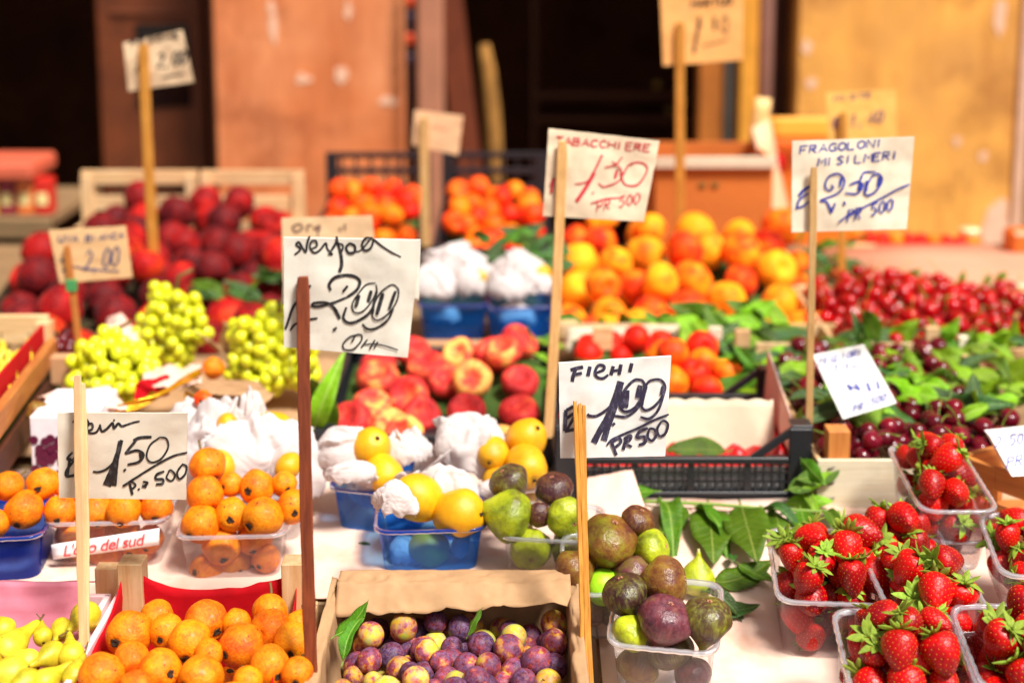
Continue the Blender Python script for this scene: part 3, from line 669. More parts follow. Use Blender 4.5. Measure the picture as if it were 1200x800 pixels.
MAUVE = matte('mauve_pipe_paint', lin(140, 96, 82), .5, 14, .1); GREYP = matte('grey_paint', lin(120, 118, 110), .6, 14, .15)
def streaky(mat, dark, amt):
    # damp runs, hairline cracks and grime in the plaster itself
    nt = mat.node_tree; b = nt.nodes['Principled BSDF']; src = b.inputs['Base Color'].links[0].from_socket; t = NT.__new__(NT); t.mat, t.t, t.bsdf = mat, nt, b
    v = t.coord(); s1 = t.noise(9, 6, .72, vec=t.stretch(v, (1, 1, .16))); s2 = t.noise(3.2, 6, .7, vec=v); c = t.n('TexVoronoi', {'Vector': t.n('Mapping', {'Vector': v}).outputs[0], 'Scale': 4.5}, feature='DISTANCE_TO_EDGE')
    col = t.mix(t.math('MULTIPLY', t.ramp(s1, [(.48, (0, 0, 0)), (.7, (1, 1, 1))]), amt), src, dark); col = t.mix(t.math('MULTIPLY', t.ramp(s2, [(.52, (0, 0, 0)), (.62, (1, 1, 1))]), amt * .8), col, tuple(k * .7 for k in dark[:3]) + (1,))
    t.p(Base_Color=col)
streaky(PL_L, lin(170, 84, 44), .6); streaky(PL_R, lin(176, 104, 40), .6)
STAIN = matte('pale_worn_plaster', lin(234, 186, 156), .9, 30, .1)
YW = 4.2
def wx(px, Y=YW): return at(px, 150, Y).x
bd_ = thing('shop_building', 'orange and yellow plastered shop front with two dark doorways', 'building', (0, YW, 0))
H_ = 3.9
def block(name, x0, x1, y0, y1, z0, z1, mat, parent=bd_, b=.006): return MB().box(((x0 + x1) / 2, (y0 + y1) / 2, (z0 + z1) / 2), (x1 - x0, y1 - y0, z1 - z0), b=b).obj(name, mat, parent, smooth=False)
tag(block('pier', wx(253), wx(475), YW, YW + .45, 0, 2.6, PL_L), 'orange plastered pier with pale worn spots')
tag(block('pier', wx(930), wx(1187), YW - .02, YW + .45, 0, 2.6, PL_R), 'yellow plastered pier stained with damp')
block('pier', wx(1187) + .06, 5, YW + .03, YW + .45, 0, 2.6, matte('grey_stone', lin(176, 140, 104), .9, 9, .25))
block('pier', -6, wx(-160), YW, YW + .45, 0, 2.6, PL_L)
block('lintel', -6, 5, YW - .01, YW + .46, 2.6, H_, PL_L)
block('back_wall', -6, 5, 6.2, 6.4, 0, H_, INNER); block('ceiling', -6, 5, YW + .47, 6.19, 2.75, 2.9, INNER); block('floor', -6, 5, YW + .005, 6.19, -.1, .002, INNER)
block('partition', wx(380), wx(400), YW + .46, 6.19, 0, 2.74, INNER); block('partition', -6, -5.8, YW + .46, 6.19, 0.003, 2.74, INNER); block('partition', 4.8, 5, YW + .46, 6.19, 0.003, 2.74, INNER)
# worn pale patches on the pier, slightly proud of it
def patch(cx, cy, w_, h_, seed, Y=YW, mat=STAIN):
    p = at(cx, cy, Y - .0015); s = (p.y) / F * 1.01; n = 22; L = []
    for k in range(n):
        a = 2 * pi * k / n; q = .75 + .5 * noise.noise(Vector((cos(a) * 1.2, sin(a) * 1.2, seed * 3.)))
        L.append((p.x + cos(a) * w_ * s * q, p.y, p.z + sin(a) * h_ * s * q))
    MB().rings([[(x, y - .001, z) for x, y, z in L], [(x, y + .004, z) for x, y, z in L]], cap0=True).obj('worn_patch', mat, bd_, smooth=False)
for q in ((320, 30, 7, 24, 1), (318, 8, 6, 10, 2), (355, 93, 12, 8, 3), (400, 87, 9, 14, 4), (408, 12, 5, 14, 5), (455, 118, 16, 7, 6)): patch(*q)
for q in ((1168, 262, 24, 34, 12), (1130, 282, 16, 10, 13), (1172, 20, 8, 30, 14), (946, 55, 8, 11, 7), (950, 98, 8, 8, 8), (1122, 166, 6, 7, 9), (1152, 184, 7, 9, 10)): patch(*q, Y=YW - .02)
tag(block('pale_edge', wx(1187) + .001, wx(1187) + .03, YW - .03, YW + .02, 0, 2.59, STAIN))
# left doorway: half open panelled door
dr = block('door', wx(118, 4.45), wx(241, 4.45), 4.45, 4.5, .01, 2.55, DOORM)
tag(dr, 'brown panelled door with a dark window')
def onwall(x0, x1, y0, y1, Y): a, b = at(x0, y0, Y), at(x1, y1, Y); return (a + b) / 2, abs(b.x - a.x), abs(a.z - b.z)
c_, w_, h_ = onwall(158, 224, 28, 125, 4.447); MB().box(c_, (w_, .012, h_), b=.003).obj('window', plain('dark_glass', lin(20, 14, 14), .12), dr, False)
c_, w_, h_ = onwall(128, 238, 12, 18, 4.447); MB().box(c_, (w_, .014, h_), b=.003).obj('rail', DOORM, dr, False)
c_, w_, h_ = onwall(130, 238, 210, 400, 4.447); MB().box(c_, (w_, .012, h_), b=.003).obj('door_panel', DKBR, dr, False)
block('jamb', wx(242), wx(252.6), YW + .05, YW + .4, 0.003, 2.59, DKBR); 
# middle doorway: posts, leaning plank, rolled cloth
block('jamb', wx(476.5), wx(488), YW + .02, YW + .4, 0.003, 2.59, INNER); block('door_post', wx(490), wx(520), YW - .03, YW + .06, 0.003, 2.59, matte('pinkish_post_paint', lin(176, 116, 88), .7, 14, .1))
block('door_post', wx(820), wx(850), YW + .05, YW + .12, 0.003, 2.59, matte('brown_post_paint', lin(172, 98, 30), .7, 14, .15)); block('jamb', wx(851), wx(864), YW + .04, YW + .2, 0.003, 2.59, GREYP)
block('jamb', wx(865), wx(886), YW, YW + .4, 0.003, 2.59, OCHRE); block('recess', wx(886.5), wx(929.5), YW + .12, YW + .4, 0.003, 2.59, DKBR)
MB().tube([(wx(896), YW + .04, .003), (wx(896), YW + .04, 2.59)], .026, 14).obj('drainpipe', MAUVE, bd_)
a, b = at(557, 260, YW + .25), at(520, -60, YW + .25); plank('leaning_plank', a, b + (b - a) * .3, .035, .08, matte('plank_paint', lin(110, 48, 20), .7, 20, .2), up=(1, 0, 0))
tag(bpy.data.objects['leaning_plank'], 'reddish brown plank leaning in the dark middle doorway', 'plank')
rc_ = [at(x, y, YW + .35) for x, y in ((584, 260), (580, 200), (576, 130), (571, 80), (568, 52))]
tag(MB().tube([tuple(p) for p in rc_], [.024, .03, .03, .026, .016], 12).obj('rolled_cloth', matte('ochre_cloth', lin(150, 104, 46), .9, 20, .35)), 'rolled ochre cloth standing beside the leaning plank', 'cloth')
hg = thing('hanging_charm', 'red charms on a dark string hanging by the doorway', 'charm', at(480, -40, YW - .05))
MB().tube([at(480, -60, YW - .05), at(481, 190, YW - .05)], .006, 6).obj('string', plain('dark_string', lin(40, 24, 30)), hg)
for y_, c_ in ((2, 'r'), (22, 'd'), (46, 'r'), (-22, 'r'), (70, 'd')): MB().box(at(480, y_, YW - .05), (.022, .02, .034), b=.007).obj('bead', plain('red_bead' if c_ == 'r' else 'navy_bead', lin(210, 70, 30) if c_ == 'r' else lin(50, 34, 50), .35), hg)
for i, (px, py, r_) in enumerate(((770, 100, .016), (785, 130, .014))):
    o = MB().rings([[(cos(j * .5236) * q, sin(j * .5236) * q, z) for j in range(12)] for q, z in ((.004, 1), (.8, .7), (1, 0), (.8, -.7), (.004, -1))], M=Matrix.Translation(at(px, py, 5.2)) @ Matrix.Scale(r_, 4)).obj('jar_lid', plain('brass', lin(190, 150, 80), .3))
    tag(o, ('upper', 'lower')[i] + ' brass lid on the dark shelf inside the middle doorway', 'lid')
sh_ = thing('inner_shelf', 'dark shelf rack inside the middle doorway', 'shelf', (at(770, 140, 5.2).x, 5.25, 0))
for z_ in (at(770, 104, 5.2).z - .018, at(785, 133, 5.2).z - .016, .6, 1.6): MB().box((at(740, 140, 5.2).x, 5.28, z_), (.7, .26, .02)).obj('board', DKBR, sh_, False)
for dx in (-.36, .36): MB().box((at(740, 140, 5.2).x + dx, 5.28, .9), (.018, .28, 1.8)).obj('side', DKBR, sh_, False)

# stand at the far left with packets
sd_ = thing('packet_stand', 'wooden stand holding bright packets beyond the red peaches', 'stand', (at(20, 280, 3.4).x, 3.5, 0))
p0 = at(62, 262, 3.4); x0 = at(-90, 262, 3.4).x
for k, z_ in enumerate((p0.z - .01, p0.z - .075, p0.z - .14)): plank('slat', (x0, 3.4, z_), (p0.x, 3.4, z_), .014, .045, WOOD_G, sd_)
plank('post', (p0.x - .03, 3.43, 0), (p0.x - .03, 3.43, p0.z), .04, .04, WOOD_G, sd_, up=(0, 1, 0)); plank('post', (x0 + .03, 3.43, 0), (x0 + .03, 3.43, p0.z), .04, .04, WOOD_G, sd_, up=(0, 1, 0))
MB().box(((x0 + p0.x) / 2, 3.6, p0.z + .003), (p0.x - x0, .42, .02)).obj('top_board', WOOD_G, sd_, False)
for k, (c_, tx) in enumerate((((232, 150, 30), 'orange'), ((206, 60, 84), 'pink'), ((236, 190, 60), 'yellow'), ((150, 40, 60), 'dark red'), ((226, 120, 60), 'pale orange'), ((200, 40, 30), 'red'))):
    a = at(-52 + k * 21, 250, 3.45); z0_ = p0.z + .014
    pk = thing('packet', f'{tx} packet on the wooden stand', 'packet', (a.x, 3.46, z0_), group='packets on the stand')
    MB().box((a.x, 3.46, z0_ + .045), (.04, .05, .09), b=.004).obj('wrapper', plain(tx.replace(' ', '_') + '_packet', lin(*c_), .35), pk, False)
    MB().box((a.x, 3.434, z0_ + .04), (.026, .002, .03)).obj('label_patch', plain('packet_print', lin(240, 220, 150), .4), pk, False)
zt = p0.z + .014 + .09
tag(MB().box(((x0 + at(46, 200, 3.46).x) / 2, 3.5, zt + .022), (at(46, 200, 3.46).x - x0, .2, .042), b=.008).obj('pink_box_lid', plain('salmon_card', lin(200, 92, 64), .6), smooth=False), 'long salmon pink box lying across the packets', 'box')

# ---------------------------------------------------------------- the stall table
TZ = .95
def bz(y): return TZ - (1.60 - y) * .209            # tilted board at the front
st = thing('stall_table', 'long market stall table under pale pink paper with a tilted board', 'table', (0, 2.1, 0))
MB().box((.1, (1.602 + 2.98) / 2, TZ - .016), (2.5, 2.98 - 1.602, .03), b=.002).obj('table_top', WOOD_G, st, False)
MB().sheet(lambda u, v: (lerp(.088, .95, u), lerp(.98, 1.598, v), bz(lerp(.98, 1.598, v)) - .004), 1, 1, .02).obj('tilted_board', WOOD_G, st, False)
MB().box((-.56, (1.375 + 1.6) / 2, TZ - .016), (1.28, 1.6 - 1.375, .03), b=.002).obj('table_top', WOOD_G, st, False)
MB().box((-.46, 1.11, .835), (1.08, .5, .018), b=.002).obj('lower_shelf', WOOD_G, st, False)
for x_ in (-1.1, 1.25):
    for y_ in (1.42, 2.9): plank('leg', (x_, y_, 0), (x_, y_, TZ - .032), .05, .05, WOOD_G, st, up=(0, 1, 0))
for x_ in (-.97, .05): plank('leg', (x_, .9, 0), (x_, .9, .825), .04, .04, WOOD_G, st, up=(0, 1, 0))
def cov(u, v):
    x, y = lerp(.09, .95, u), lerp(.985, 1.62, v); z = max(bz(y), 0) if y < 1.6 else TZ
    return (x, y, min(z, TZ) + .006 + .0026 * noise.noise(Vector((x * 9, y * 7, 0))) + .0034 * (.6 - 1.6 * abs(noise.noise(Vector((x * 8, y * 11, 4))))) + .0016 * (.5 - abs(noise.noise(Vector((x * 26, y * 30, 8))))))
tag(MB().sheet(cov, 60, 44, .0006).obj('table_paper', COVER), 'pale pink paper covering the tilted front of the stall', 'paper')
def cov2(u, v):
    x, y = lerp(-.75, .085, u), lerp(1.375, 1.72, v); return (x, y, TZ + .0035 + .0014 * noise.noise(Vector((x * 9, y * 7, 2))))
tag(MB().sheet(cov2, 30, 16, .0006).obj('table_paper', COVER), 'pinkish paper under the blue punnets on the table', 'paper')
# ================================================================ front row
# ---- pear tray
pt = thing('pear_tray', 'cardboard tray of pears lined with pink tissue', 'tray', (-.58, 1.15, .846))
for a, b in (((-.80, .97), (-.80, 1.335)), ((-.80, 1.335), (-.402, 1.335)), ((-.405, .97), (-.405, 1.335))):
    v0, v1 = Vector((*a, .846)), Vector((*b, .846)); plank('side', v0 + Vector((0, 0, .066)), v1 + Vector((0, 0, .066)), .006, .132, matte('pink_white_card', lin(250, 214, 214), .6, 40, .05), pt)
pp = at(126, 680, 1.35); plank('post', (pp.x, 1.352, .846), (pp.x, 1.352, at(126, 662, 1.352).z), .022, .016, WOOD, pt, up=(0, 1, 0))
MB().box((-.6, 1.15, .85), (.38, .35, .006)).obj('base', CARD, pt, False)
def pkt(u, v):
    x = lerp(-.79, -.418, u); s = v * 1.0
    pts = [(1.16, .90), (1.27, .925), (1.312, .965), (1.322, .998), (1.345, .986)]; k = s * 4; i = min(int(k), 3); y, z = [lerp(pts[i][q], pts[i + 1][q], k - i) for q in (0, 1)]
    w_ = noise.noise(Vector((x * 14, s * 3, 1))) + .6 * (1 - 2 * abs(noise.noise(Vector((x * 30, s * 7, 2)))))
    return (x, y - .006 * w_ * (v < .95), z + .004 * w_)
tag(MB().sheet(pkt, 60, 24, .0004).obj('pink_tissue_liner', PINKT), 'crumpled pink tissue lining the pear tray', 'tissue paper')
PEARS = [((12, 758, 18), (43, 737)), ((99, 723, 16), (66, 764)), ((60, 767, 14), (28, 792)), ((84, 766, 14), (80, 740)), ((10, 790, 19), (-20, 800)), ((54, 797, 14), (78, 785)), ((72, 738, 12), (66, 752)), ((2, 736, 13), (-20, 730)), ((50, 744, 10), (48, 728)), ((30, 775, 14), (5, 770)), ((30, 800, 15), (10, 815)), ((88, 790, 13), (100, 770))]
pl0, pln = (-.5, 1.2, .982), (0, -.1, 1); PR = hand([q[0] for q in PEARS], pl0, pln, .8); objs = []
for (c, r), (q, tip) in zip(PR, PEARS):
    ax = onplane(tip[0], tip[1], pl0, pln) - onplane(q[0], q[1], pl0, pln); ax.z += .2 * ax.length; objs.append(put(K_PEAR, c, r * 1.12, ax, 'pears in the pink lined tray', (rnd.uniform(.35, .65), .5), stretch=1.22))
for (x, y, z, r) in pile(22, .02, rect(-.77, -.425, 1.03, 1.29), lambda x, y: .90, lambda x, y: .966, 5, tries=20): objs.append(put(K_PEAR, (x, y, z), r * 1.1, (rnd.gauss(0, 1), rnd.gauss(0, 1), .3), 'pears in the pink lined tray', (.6, .5)))
label_heap(objs, 'yellow green pear in the pink lined tray', '')

# ---- loquat crate with red tissue
lc = wooden_crate('wooden crate of loquats lined with red tissue', -.395, -.196, .97, 1.345, .845, .12, WOOD, slat=.05, gap=.008, post=.024, post_h=.055, skip=('left',))
plank('slat', (-.392, .976, .925), (-.392, 1.339, .925), .006, .115, matte('pink_white_slat', lin(250, 206, 206), .6, 40, .06), lc)
def redl(u, v):
    a = [(-.376, .99), (-.386, 1.32), (-.21, 1.325), (-.205, .99)]; s = u * 3; i = min(int(s), 2); t = s - i
    x, y = lerp(a[i][0], a[i + 1][0], t), lerp(a[i][1], a[i + 1][1], t); w_ = noise.noise(Vector((u * 16, v * 3, 1))); w2 = 1 - 2 * abs(noise.noise(Vector((u * 17, v * 4, 7))))
    cx, cy = -.296, 1.16; z = lerp(.86, .986 + .005 * w_ + (.020 * math.exp(-((u - .36) / .05) ** 2)) + .012 * math.exp(-((u - .62) / .05) ** 2), v); k = .03 * (1 - v) + .010 * w_ + .012 * w2; z += .005 * w2 * v
    return (x + (cx - x) * k * 2, y + (cy - y) * k, z)
tag(MB().sheet(redl, 120, 16, .0004).obj('red_tissue_liner', REDT), 'red tissue standing round the loquats in the wooden crate', 'tissue paper')
LOQ = [(152, 742, 27), (185, 724, 20), (241, 728, 25), (219, 749, 25), (277, 757, 26), (200, 740, 20), (316, 738, 23), (317, 718, 21), (342, 751, 22), (277, 730, 17), (125, 787, 26), (147, 776, 21), (187, 785, 25), (236, 793, 26), (316, 780, 24), (352, 731, 17), (250, 762, 17), (290, 798, 18), (347, 788, 19), (160, 808, 22), (275, 822, 24)]
# blossom ends as the photo shows them: direction in photo px from the fruit's middle, + towards the viewer
CAL = {0: (-10, 2), 2: (17, 7), 3: (0, 14), 4: (-16, 3), 6: (-8, -2), 8: (0, 7), 12: (17, -3), 13: (-17, 4), 14: (14, 6), 10: (30, 20)}
p0, n0 = (-.3, 1.2, .992), (0, -.04, 1); LR = hand(LOQ, p0, n0, .9); objs = []
for i, (c, r) in enumerate(LR):
    d = CAL.get(i, (rnd.uniform(-16, 16), rnd.uniform(0, 20))); rp = LOQ[i][2]; tow = sqrt(max(0, 1 - (d[0] ** 2 + d[1] ** 2) / rp ** 2))
    ax = -(Vector((1, 0, 0)) * d[0] / rp - UP * d[1] / rp - FW * tow); objs.append(put(K_LOQ, c, r, ax, 'loquats in the red lined crate', (rnd.uniform(.4, .65), rnd.uniform(.46, .54))))
for (x, y, z, r) in pile(26, .02, rect(-.372, -.218, 1.0, 1.30), lambda x, y: .862, lambda x, y: .968, 6, [tuple(c) + (r,) for c, r in LR], tries=20): objs.append(put(K_LOQ, (x, y, z), r, None, 'loquats in the red lined crate', (.6, .45)))
label_heap(objs, 'orange loquat in the red lined crate', '')

# ---- plum box with kraft paper
bx0, bx1, by0, by1, bz0 = -.179, .064, .97, 1.362, .845
pb = thing('plum_box', 'cardboard box of plums lined with brown kraft paper', 'box', ((bx0 + bx1) / 2, 1.16, bz0))
for a, b, h in (((bx0, by0), (bx0, by1), .138), ((bx0 + .005, by1), (bx1 - .005, by1), .144), ((bx1, by0), (bx1, by1), .138)):
    plank('side', (a[0], a[1], bz0 + h / 2), (b[0], b[1], bz0 + h / 2), .005, h, WHITECARD, pb)
MB().box(((bx0 + bx1) / 2, 1.166, bz0 + .004), (bx1 - bx0 - .012, by1 - by0 - .012, .005)).obj('base', CARD, pb, False)
def crk(u, v, s): return noise.noise(Vector((u * 7 * s, v * 5 * s, s))) + .8 * (1 - 2 * abs(noise.noise(Vector((u * 11 * s + 3, v * 9 * s, 2))))) * .6
def kback(u, v):
    # down inside the back of the box, over its rim, and a flap that hangs forward over the plums
    pts = [(1.16, .875), (1.31, .885), (1.352, .93), (1.356, .99), (1.350, .9965), (1.322, .9955), (1.300, .985 - .012 * (1 - u))]; k = v * 6; i = min(int(k), 5)
    y, z = [lerp(pts[i][q], pts[i + 1][q], k - i) for q in (0, 1)]; c = crk(u, v, 1.6)
    x = lerp(bx0 + .006, bx1 - .006, u); return (x, y - .0035 * c * (v < .64) , z + (.0042 * c if v > .7 else .001 * c))
tag(MB().sheet(kback, 70, 60, .0005).obj('kraft_liner', KRAFT), 'brown kraft paper folded over the back of the plum box', 'paper')
def kside(sg):
    def fn(u, v):
        X = bx0 + .006 if sg < 0 else bx1 - .006; pts = [(X - sg * .075, .878), (X - sg * .012, .892), (X - sg * .002, .94), (X, .986), (X + sg * .008, .99), (X + sg * .0115, .966)]; k = v * 5; i = min(int(k), 4)
        x, z = [lerp(pts[i][q], pts[i + 1][q], k - i) for q in (0, 1)]; c = crk(u * 1.4, v, 1.3 + sg * .2); return (x - sg * .003 * c * (v < .75), lerp(.985, 1.345, u), z + .003 * c)
    return fn
tag(MB().sheet(kside(-1), 50, 30, .0005).obj('kraft_liner', KRAFT), 'brown paper along the side of the plum box by the reddish stick', 'paper')
tag(MB().sheet(kside(1), 50, 30, .0005).obj('kraft_liner', KRAFT), 'brown paper along the side of the plum box by the figs', 'paper')
ptop = lambda x, y: lerp(.966, .957, (y - 1.0) / .3) + .008 * math.exp(-((x + .06) / .08) ** 2)
objs = []
for (x, y, z, r) in see_cull(pile(210, .0120, rect(bx0 + .022, bx1 - .022, 1.05, 1.335), lambda x, y: .915 + .012 * sat((y - 1.25) / .08), ptop, 21, sq=.9, rj=.2, tries=30)):
    objs.append(put(K_PLUM, (x, y, z), r, None, 'plums in the paper lined box', (rnd.choice((.2, .34, .44, .5, .54, .6, .68)), rnd.uniform(.44, .58))))
label_heap(objs, lambda o: ('yellow flushed plum' if o.color[0] < .4 else 'dark purple plum' if o.color[0] > .6 else 'mottled red plum') + ' in the paper lined box', '')
for i, (a, d, L) in enumerate((((402, 775, .982), (.2, .6, .5), .05), ((392, 745, .985), (.5, .4, .3), .045), ((548, 745, .972), (.3, .2, .6), .03))):
    leaf(onz(*a), L, d, k=0, group='loose leaves among the plums')['label'] = ('small green leaf curling up beside the plum box side', 'green leaf tucked under the paper behind the plums', 'tiny leaf standing between two plums in the box')[i]

# ---- fig punnets
def figs(P, M, w, l, h, tilt, grp, k=.86):
    L = handp([q[:3] for q in P], M, w, l, h, tilt, .004, k=k); out = []
    for (c, r), q in zip(L, P):
        d = q[3]; tow = q[4] * .5
        eye = Vector((1, 0, 0)) * d[0] - UP * d[1] - FW * tow          # where the blossom eye looks
        kd = K_LIME if q[5] == 'lime' else K_FIG; m = {'g': M_FIGG, 'b': M_FIGB, 'p': M_FIGP, 'lime': None}[q[5]]
        o = put(kd, c, r * 1.06, -eye, grp, (q[6] if len(q) > 6 else .5, .5), mat=m); o['_k'] = q[5]
        o['label'] = q[7]; del o['_r'], o['_k']; out.append(o)
    return L
tF, MF, wF = punnet('clear punnet of figs with a purple fig in front', (714, 752), (838, 764), .972, .10, .088, nrm=BN)
FF = [(774, 690, 28, (.8, -.2), .4, 'b', .5, 'brown green fig lying on top of the front fig punnet'), (765, 737, 30, (.2, -.75), .7, 'p', .5, 'dark purple fig bulging over the front punnet rim'),
      (738, 704, 26, (-.3, -.9), .3, 'g', .72, 'green fig with a brown ring behind the purple fig'), (820, 728, 28, (.1, -.9), .4, 'g', .66, 'dark green fig overhanging the front punnet corner'),
      (737, 735, 21, (-.5, .4), .4, 'g', .3, 'small green fig wedged beside the purple fig'), (792, 768, 26, (.2, .6), .5, 'g', .7, 'fig under the purple fig at the punnet wall'),
      (738, 775, 24, (-.2, .5), .6, 'b', .5, 'brown fig low in the front punnet corner'), (815, 782, 22, (.4, .4), .6, 'p', .5, 'purple fig low in the front punnet corner')]
figs(FF, MF, wF, .10, .088, -.6, 'figs in the clear punnets')
tG, MG, wG = punnet('clear punnet of figs behind the wooden sign stick', (664, 694), (752, 694), .982, .095, .062, nrm=BN)
GG = [(720, 645, 32, (.2, -.7), .55, 'b', .45, 'big brown fig topping the punnet behind the stick'), (703, 679, 21, (.3, .2), .8, 'lime', .5, 'bright green round fruit beside the wooden sign stick'), (671, 678, 24, (-.5, .3), .3, 'b', .5, 'dark fig at the corner of the rear fig punnet'),
      (757, 650, 22, (.6, -.2), .5, 'g', .35, 'pale green fig beside the big brown fig'), (742, 622, 19, (.2, -.6), .5, 'b', .6, 'small brown fig peeking behind the big brown fig'), (763, 670, 22, (.5, .1), .5, 'p', .35, 'greyish purple fig between the two fig punnets'), (690, 712, 24, (.1, .4), .6, 'b', .6, 'fig low in the rear punnet under the green one'), (730, 710, 22, (.1, .3), .6, 'g', .7, 'fig low in the rear fig punnet')]
figs(GG, MG, wG, .095, .062, -.7, 'figs in the clear punnets')
v = onz(817, 677, bz(1.46) + .022); o = put(K_FIG, v, .0205, (.05, .12, 1), None, (.3, .5), mat=M_FIGG); o['label'] = 'single green fig standing upright on the paper beside the punnets'; del o['_r']
tB, MB7, wB = punnet('clear punnet of green figs beside the blue punnet', (587, 628), (700, 634), 1.002, .09, .06)
BB = [(600, 598, 29, (.9, .2), .3, 'g', .45, 'green fig with its stalk up in the middle punnet'), (650, 577, 21, (-.1, -.6), .5, 'b', .8, 'dark brown fig atop the middle fig punnet'), (598, 573, 22, (-.3, -.5), .5, 'g', .7, 'dull green fig at the back of the middle punnet'), (657, 604, 23, (.2, .1), .8, 'g', .35, 'yellow green fig facing out beside the FICHI stick'), (621, 640, 24, (0, .2), .8, 'g', .3, 'speckled green fig seen through the middle punnet wall'), (633, 603, 14, (0, 0), .6, 'b', .7, 'dark fig deep between the green figs'), (665, 640, 20, (.2, .2), .6, 'g', .6, 'fig low beside the FICHI stick')]
figs(BB, MB7, wB, .09, .06, -.7, 'figs in the clear punnets')

# ---- strawberries
SG = 'strawberries in clear punnets'
def so_(x, y, z): return (rnd.gauss(0, .55) , rnd.gauss(.35, .5), rnd.gauss(.55, .5))
def straw(lab, fl, fr, zr, l, h, seed, n, where, r=.0166, dome=.018, nrm=BN, **kw):
    if h is None: h = zr - bz(onz(*fl, zr).y) - .004
    t, M, w = punnet(lab, fl, fr, zr, l, h, nrm=nrm, **kw)
    o = fill(M, w, l, h, r, n, dome, seed, K_STRAW, None, SG, orient=so_, col=lambda: (rnd.uniform(.3, .72), rnd.uniform(.42, .56)), inset=.002, sq=.84, lo=.008, rj=.17)
    label_heap(o, 'strawberry in', where); return M
straw('large clear punnet of strawberries beside the fig leaves', (914, 702), (1052, 707), .978, .115, None, 3, 110, 'the large punnet beside the leaves', dome=.05)
straw('clear punnet of strawberries behind the large one', (1000, 655), (1112, 657), .985, .075, None, 4, 50, 'the punnet behind the large one', dome=.045)
M3 = straw('top clear punnet of a stack of two', (1082, 597), (1168, 597), 1.03, .14, .058, 5, 80, 'the topmost stacked punnet', nrm=(0, -.12, 1), dome=.05)
straw('lower clear punnet of the stack of two', (1088, 632), (1160, 634), .99, .10, .04, 9, 14, 'the lower stacked punnet', nrm=(0, -.12, 1), dome=0)
straw('clear punnet of leafy strawberries below the stack', (1058, 742), (1170, 738), .983, .11, None, 6, 110, 'the leafy punnet below the stack', dome=.05)
straw('clear punnet of strawberries with long pale sepals in front', (1004, 822), (1150, 826), .974, .12, None, 7, 110, 'the front punnet', dome=.055)
straw('clear punnet of strawberries cut by the picture corner', (1154, 806), (1290, 808), .980, .11, None, 8, 100, 'the corner punnet', dome=.05)
straw('clear punnet of strawberries beside the wooden box', (1176, 672), (1290, 676), 1.0, .1, .055, 10, 26, 'the punnet by the box', dome=.02)
# ================================================================ second row on the table
def fseq(L, kind, grp, lab, col=(.5, .5), cal=None, mats=None):
    out = []
    for i, (c, r) in enumerate(L):
        d = (rnd.uniform(-.6, .6), rnd.uniform(-.2, .7)); ax = -(Vector((1, 0, 0)) * d[0] - UP * d[1] - FW * .7)
        out.append(put(kind, c, r, ax, grp, (rnd.uniform(.4, .6), rnd.uniform(.46, .54))))
    return out
LG = 'loquats in punnets'
def loq_punnet(lab, fl, fr, zr, l, h, P, where, seed, mats=None, n=14, low=(), **kw):
    t, M, w = punnet(lab, fl, fr, zr, l, h, mats, **kw); L = handp(list(P) + list(low), M, w, l, h, -.8, .004); L2 = []
    o = fseq(L + L2, K_LOQ, LG, ''); o += fill(M, w, l, h, .0195, n, -.01, seed, K_LOQ, None, LG, pre=[(Vector(c), r) for c, r in L + L2]); label_heap(o, 'orange loquat in', where); return t, M, w
t2, M2, w2 = loq_punnet('clear punnet of loquats with a white printed band', (53, 612), (192, 609), 1.008, .095, .072, [(64, 598, 19), (98, 598, 22), (145, 600, 20), (180, 592, 19), (80, 585, 18), (120, 585, 19), (160, 580, 18)], 'the banded punnet', 1, low=[(85, 634, 21), (140, 622, 20), (120, 660, 20), (162, 655, 20), (76, 668, 20), (180, 640, 16)])
loq_punnet('clear punnet heaped with loquats before the white tissue', (208, 628), (331, 625), 1.004, .10, .072, [(244, 562, 21), (248, 586, 22), (274, 601, 20), (300, 570, 20), (304, 606, 23), (333, 592, 20), (230, 612, 22), (330, 572, 15), (268, 572, 14)], 'the heaped clear punnet', 2, low=[(258, 647, 22), (303, 646, 21), (232, 666, 20), (265, 685, 21), (305, 680, 20), (325, 655, 16)])
loq_punnet('deep blue punnet of loquats at the stall end', (-60, 632), (46, 627), 1.004, .10, .08, [(10, 569, 17), (48, 570, 19), (22, 597, 22), (2, 605, 16), (-20, 595, 20)], 'the deep blue punnet', 3, mats=(NAVYF, BLUER), group='blue punnets', n=10)
# printed band of the punnet
def band(u, v):
    x = lerp(-.5, .5, u); p = M2 @ Vector((x * w2 * (.90 + .02 * v), -.0475 * (.985) - .0012 + .0, lerp(.030 + .014 * u, .047 + .016 * u, v))); return p
bb = tag(MB().sheet(band, 12, 3, .0004).obj('paper_band', plain('white_print_paper', lin(248, 240, 240), .5)), 'white paper band with red script on the loquat punnet', 'band')
fc = bpy.data.curves.new('script', 'FONT'); fc.body = "L'oro del sud"; fc.size = .0185; fc.shear = .35; fc.extrude = .0001; fc.align_x = 'CENTER'; fc.align_y = 'CENTER'; fc.space_character = .9
fc.materials.append(plain('red_print', lin(206, 36, 50), .5)); fo = bpy.data.objects.new('printed_script', fc); C.objects.link(fo); bpy.context.view_layer.update(); me_ = bpy.data.meshes.new_from_object(fo.evaluated_get(bpy.context.evaluated_depsgraph_get())); bpy.data.objects.remove(fo); fo = bpy.data.objects.new('printed_script', me_); C.objects.link(fo); fo.parent = bb
bc = band(.47, .45); ex = (band(1, .5) - band(0, .5)).normalized(); ey = (band(.5, 1) - band(.5, 0)).normalized(); ez = ex.cross(ey).normalized(); ey = ez.cross(ex)
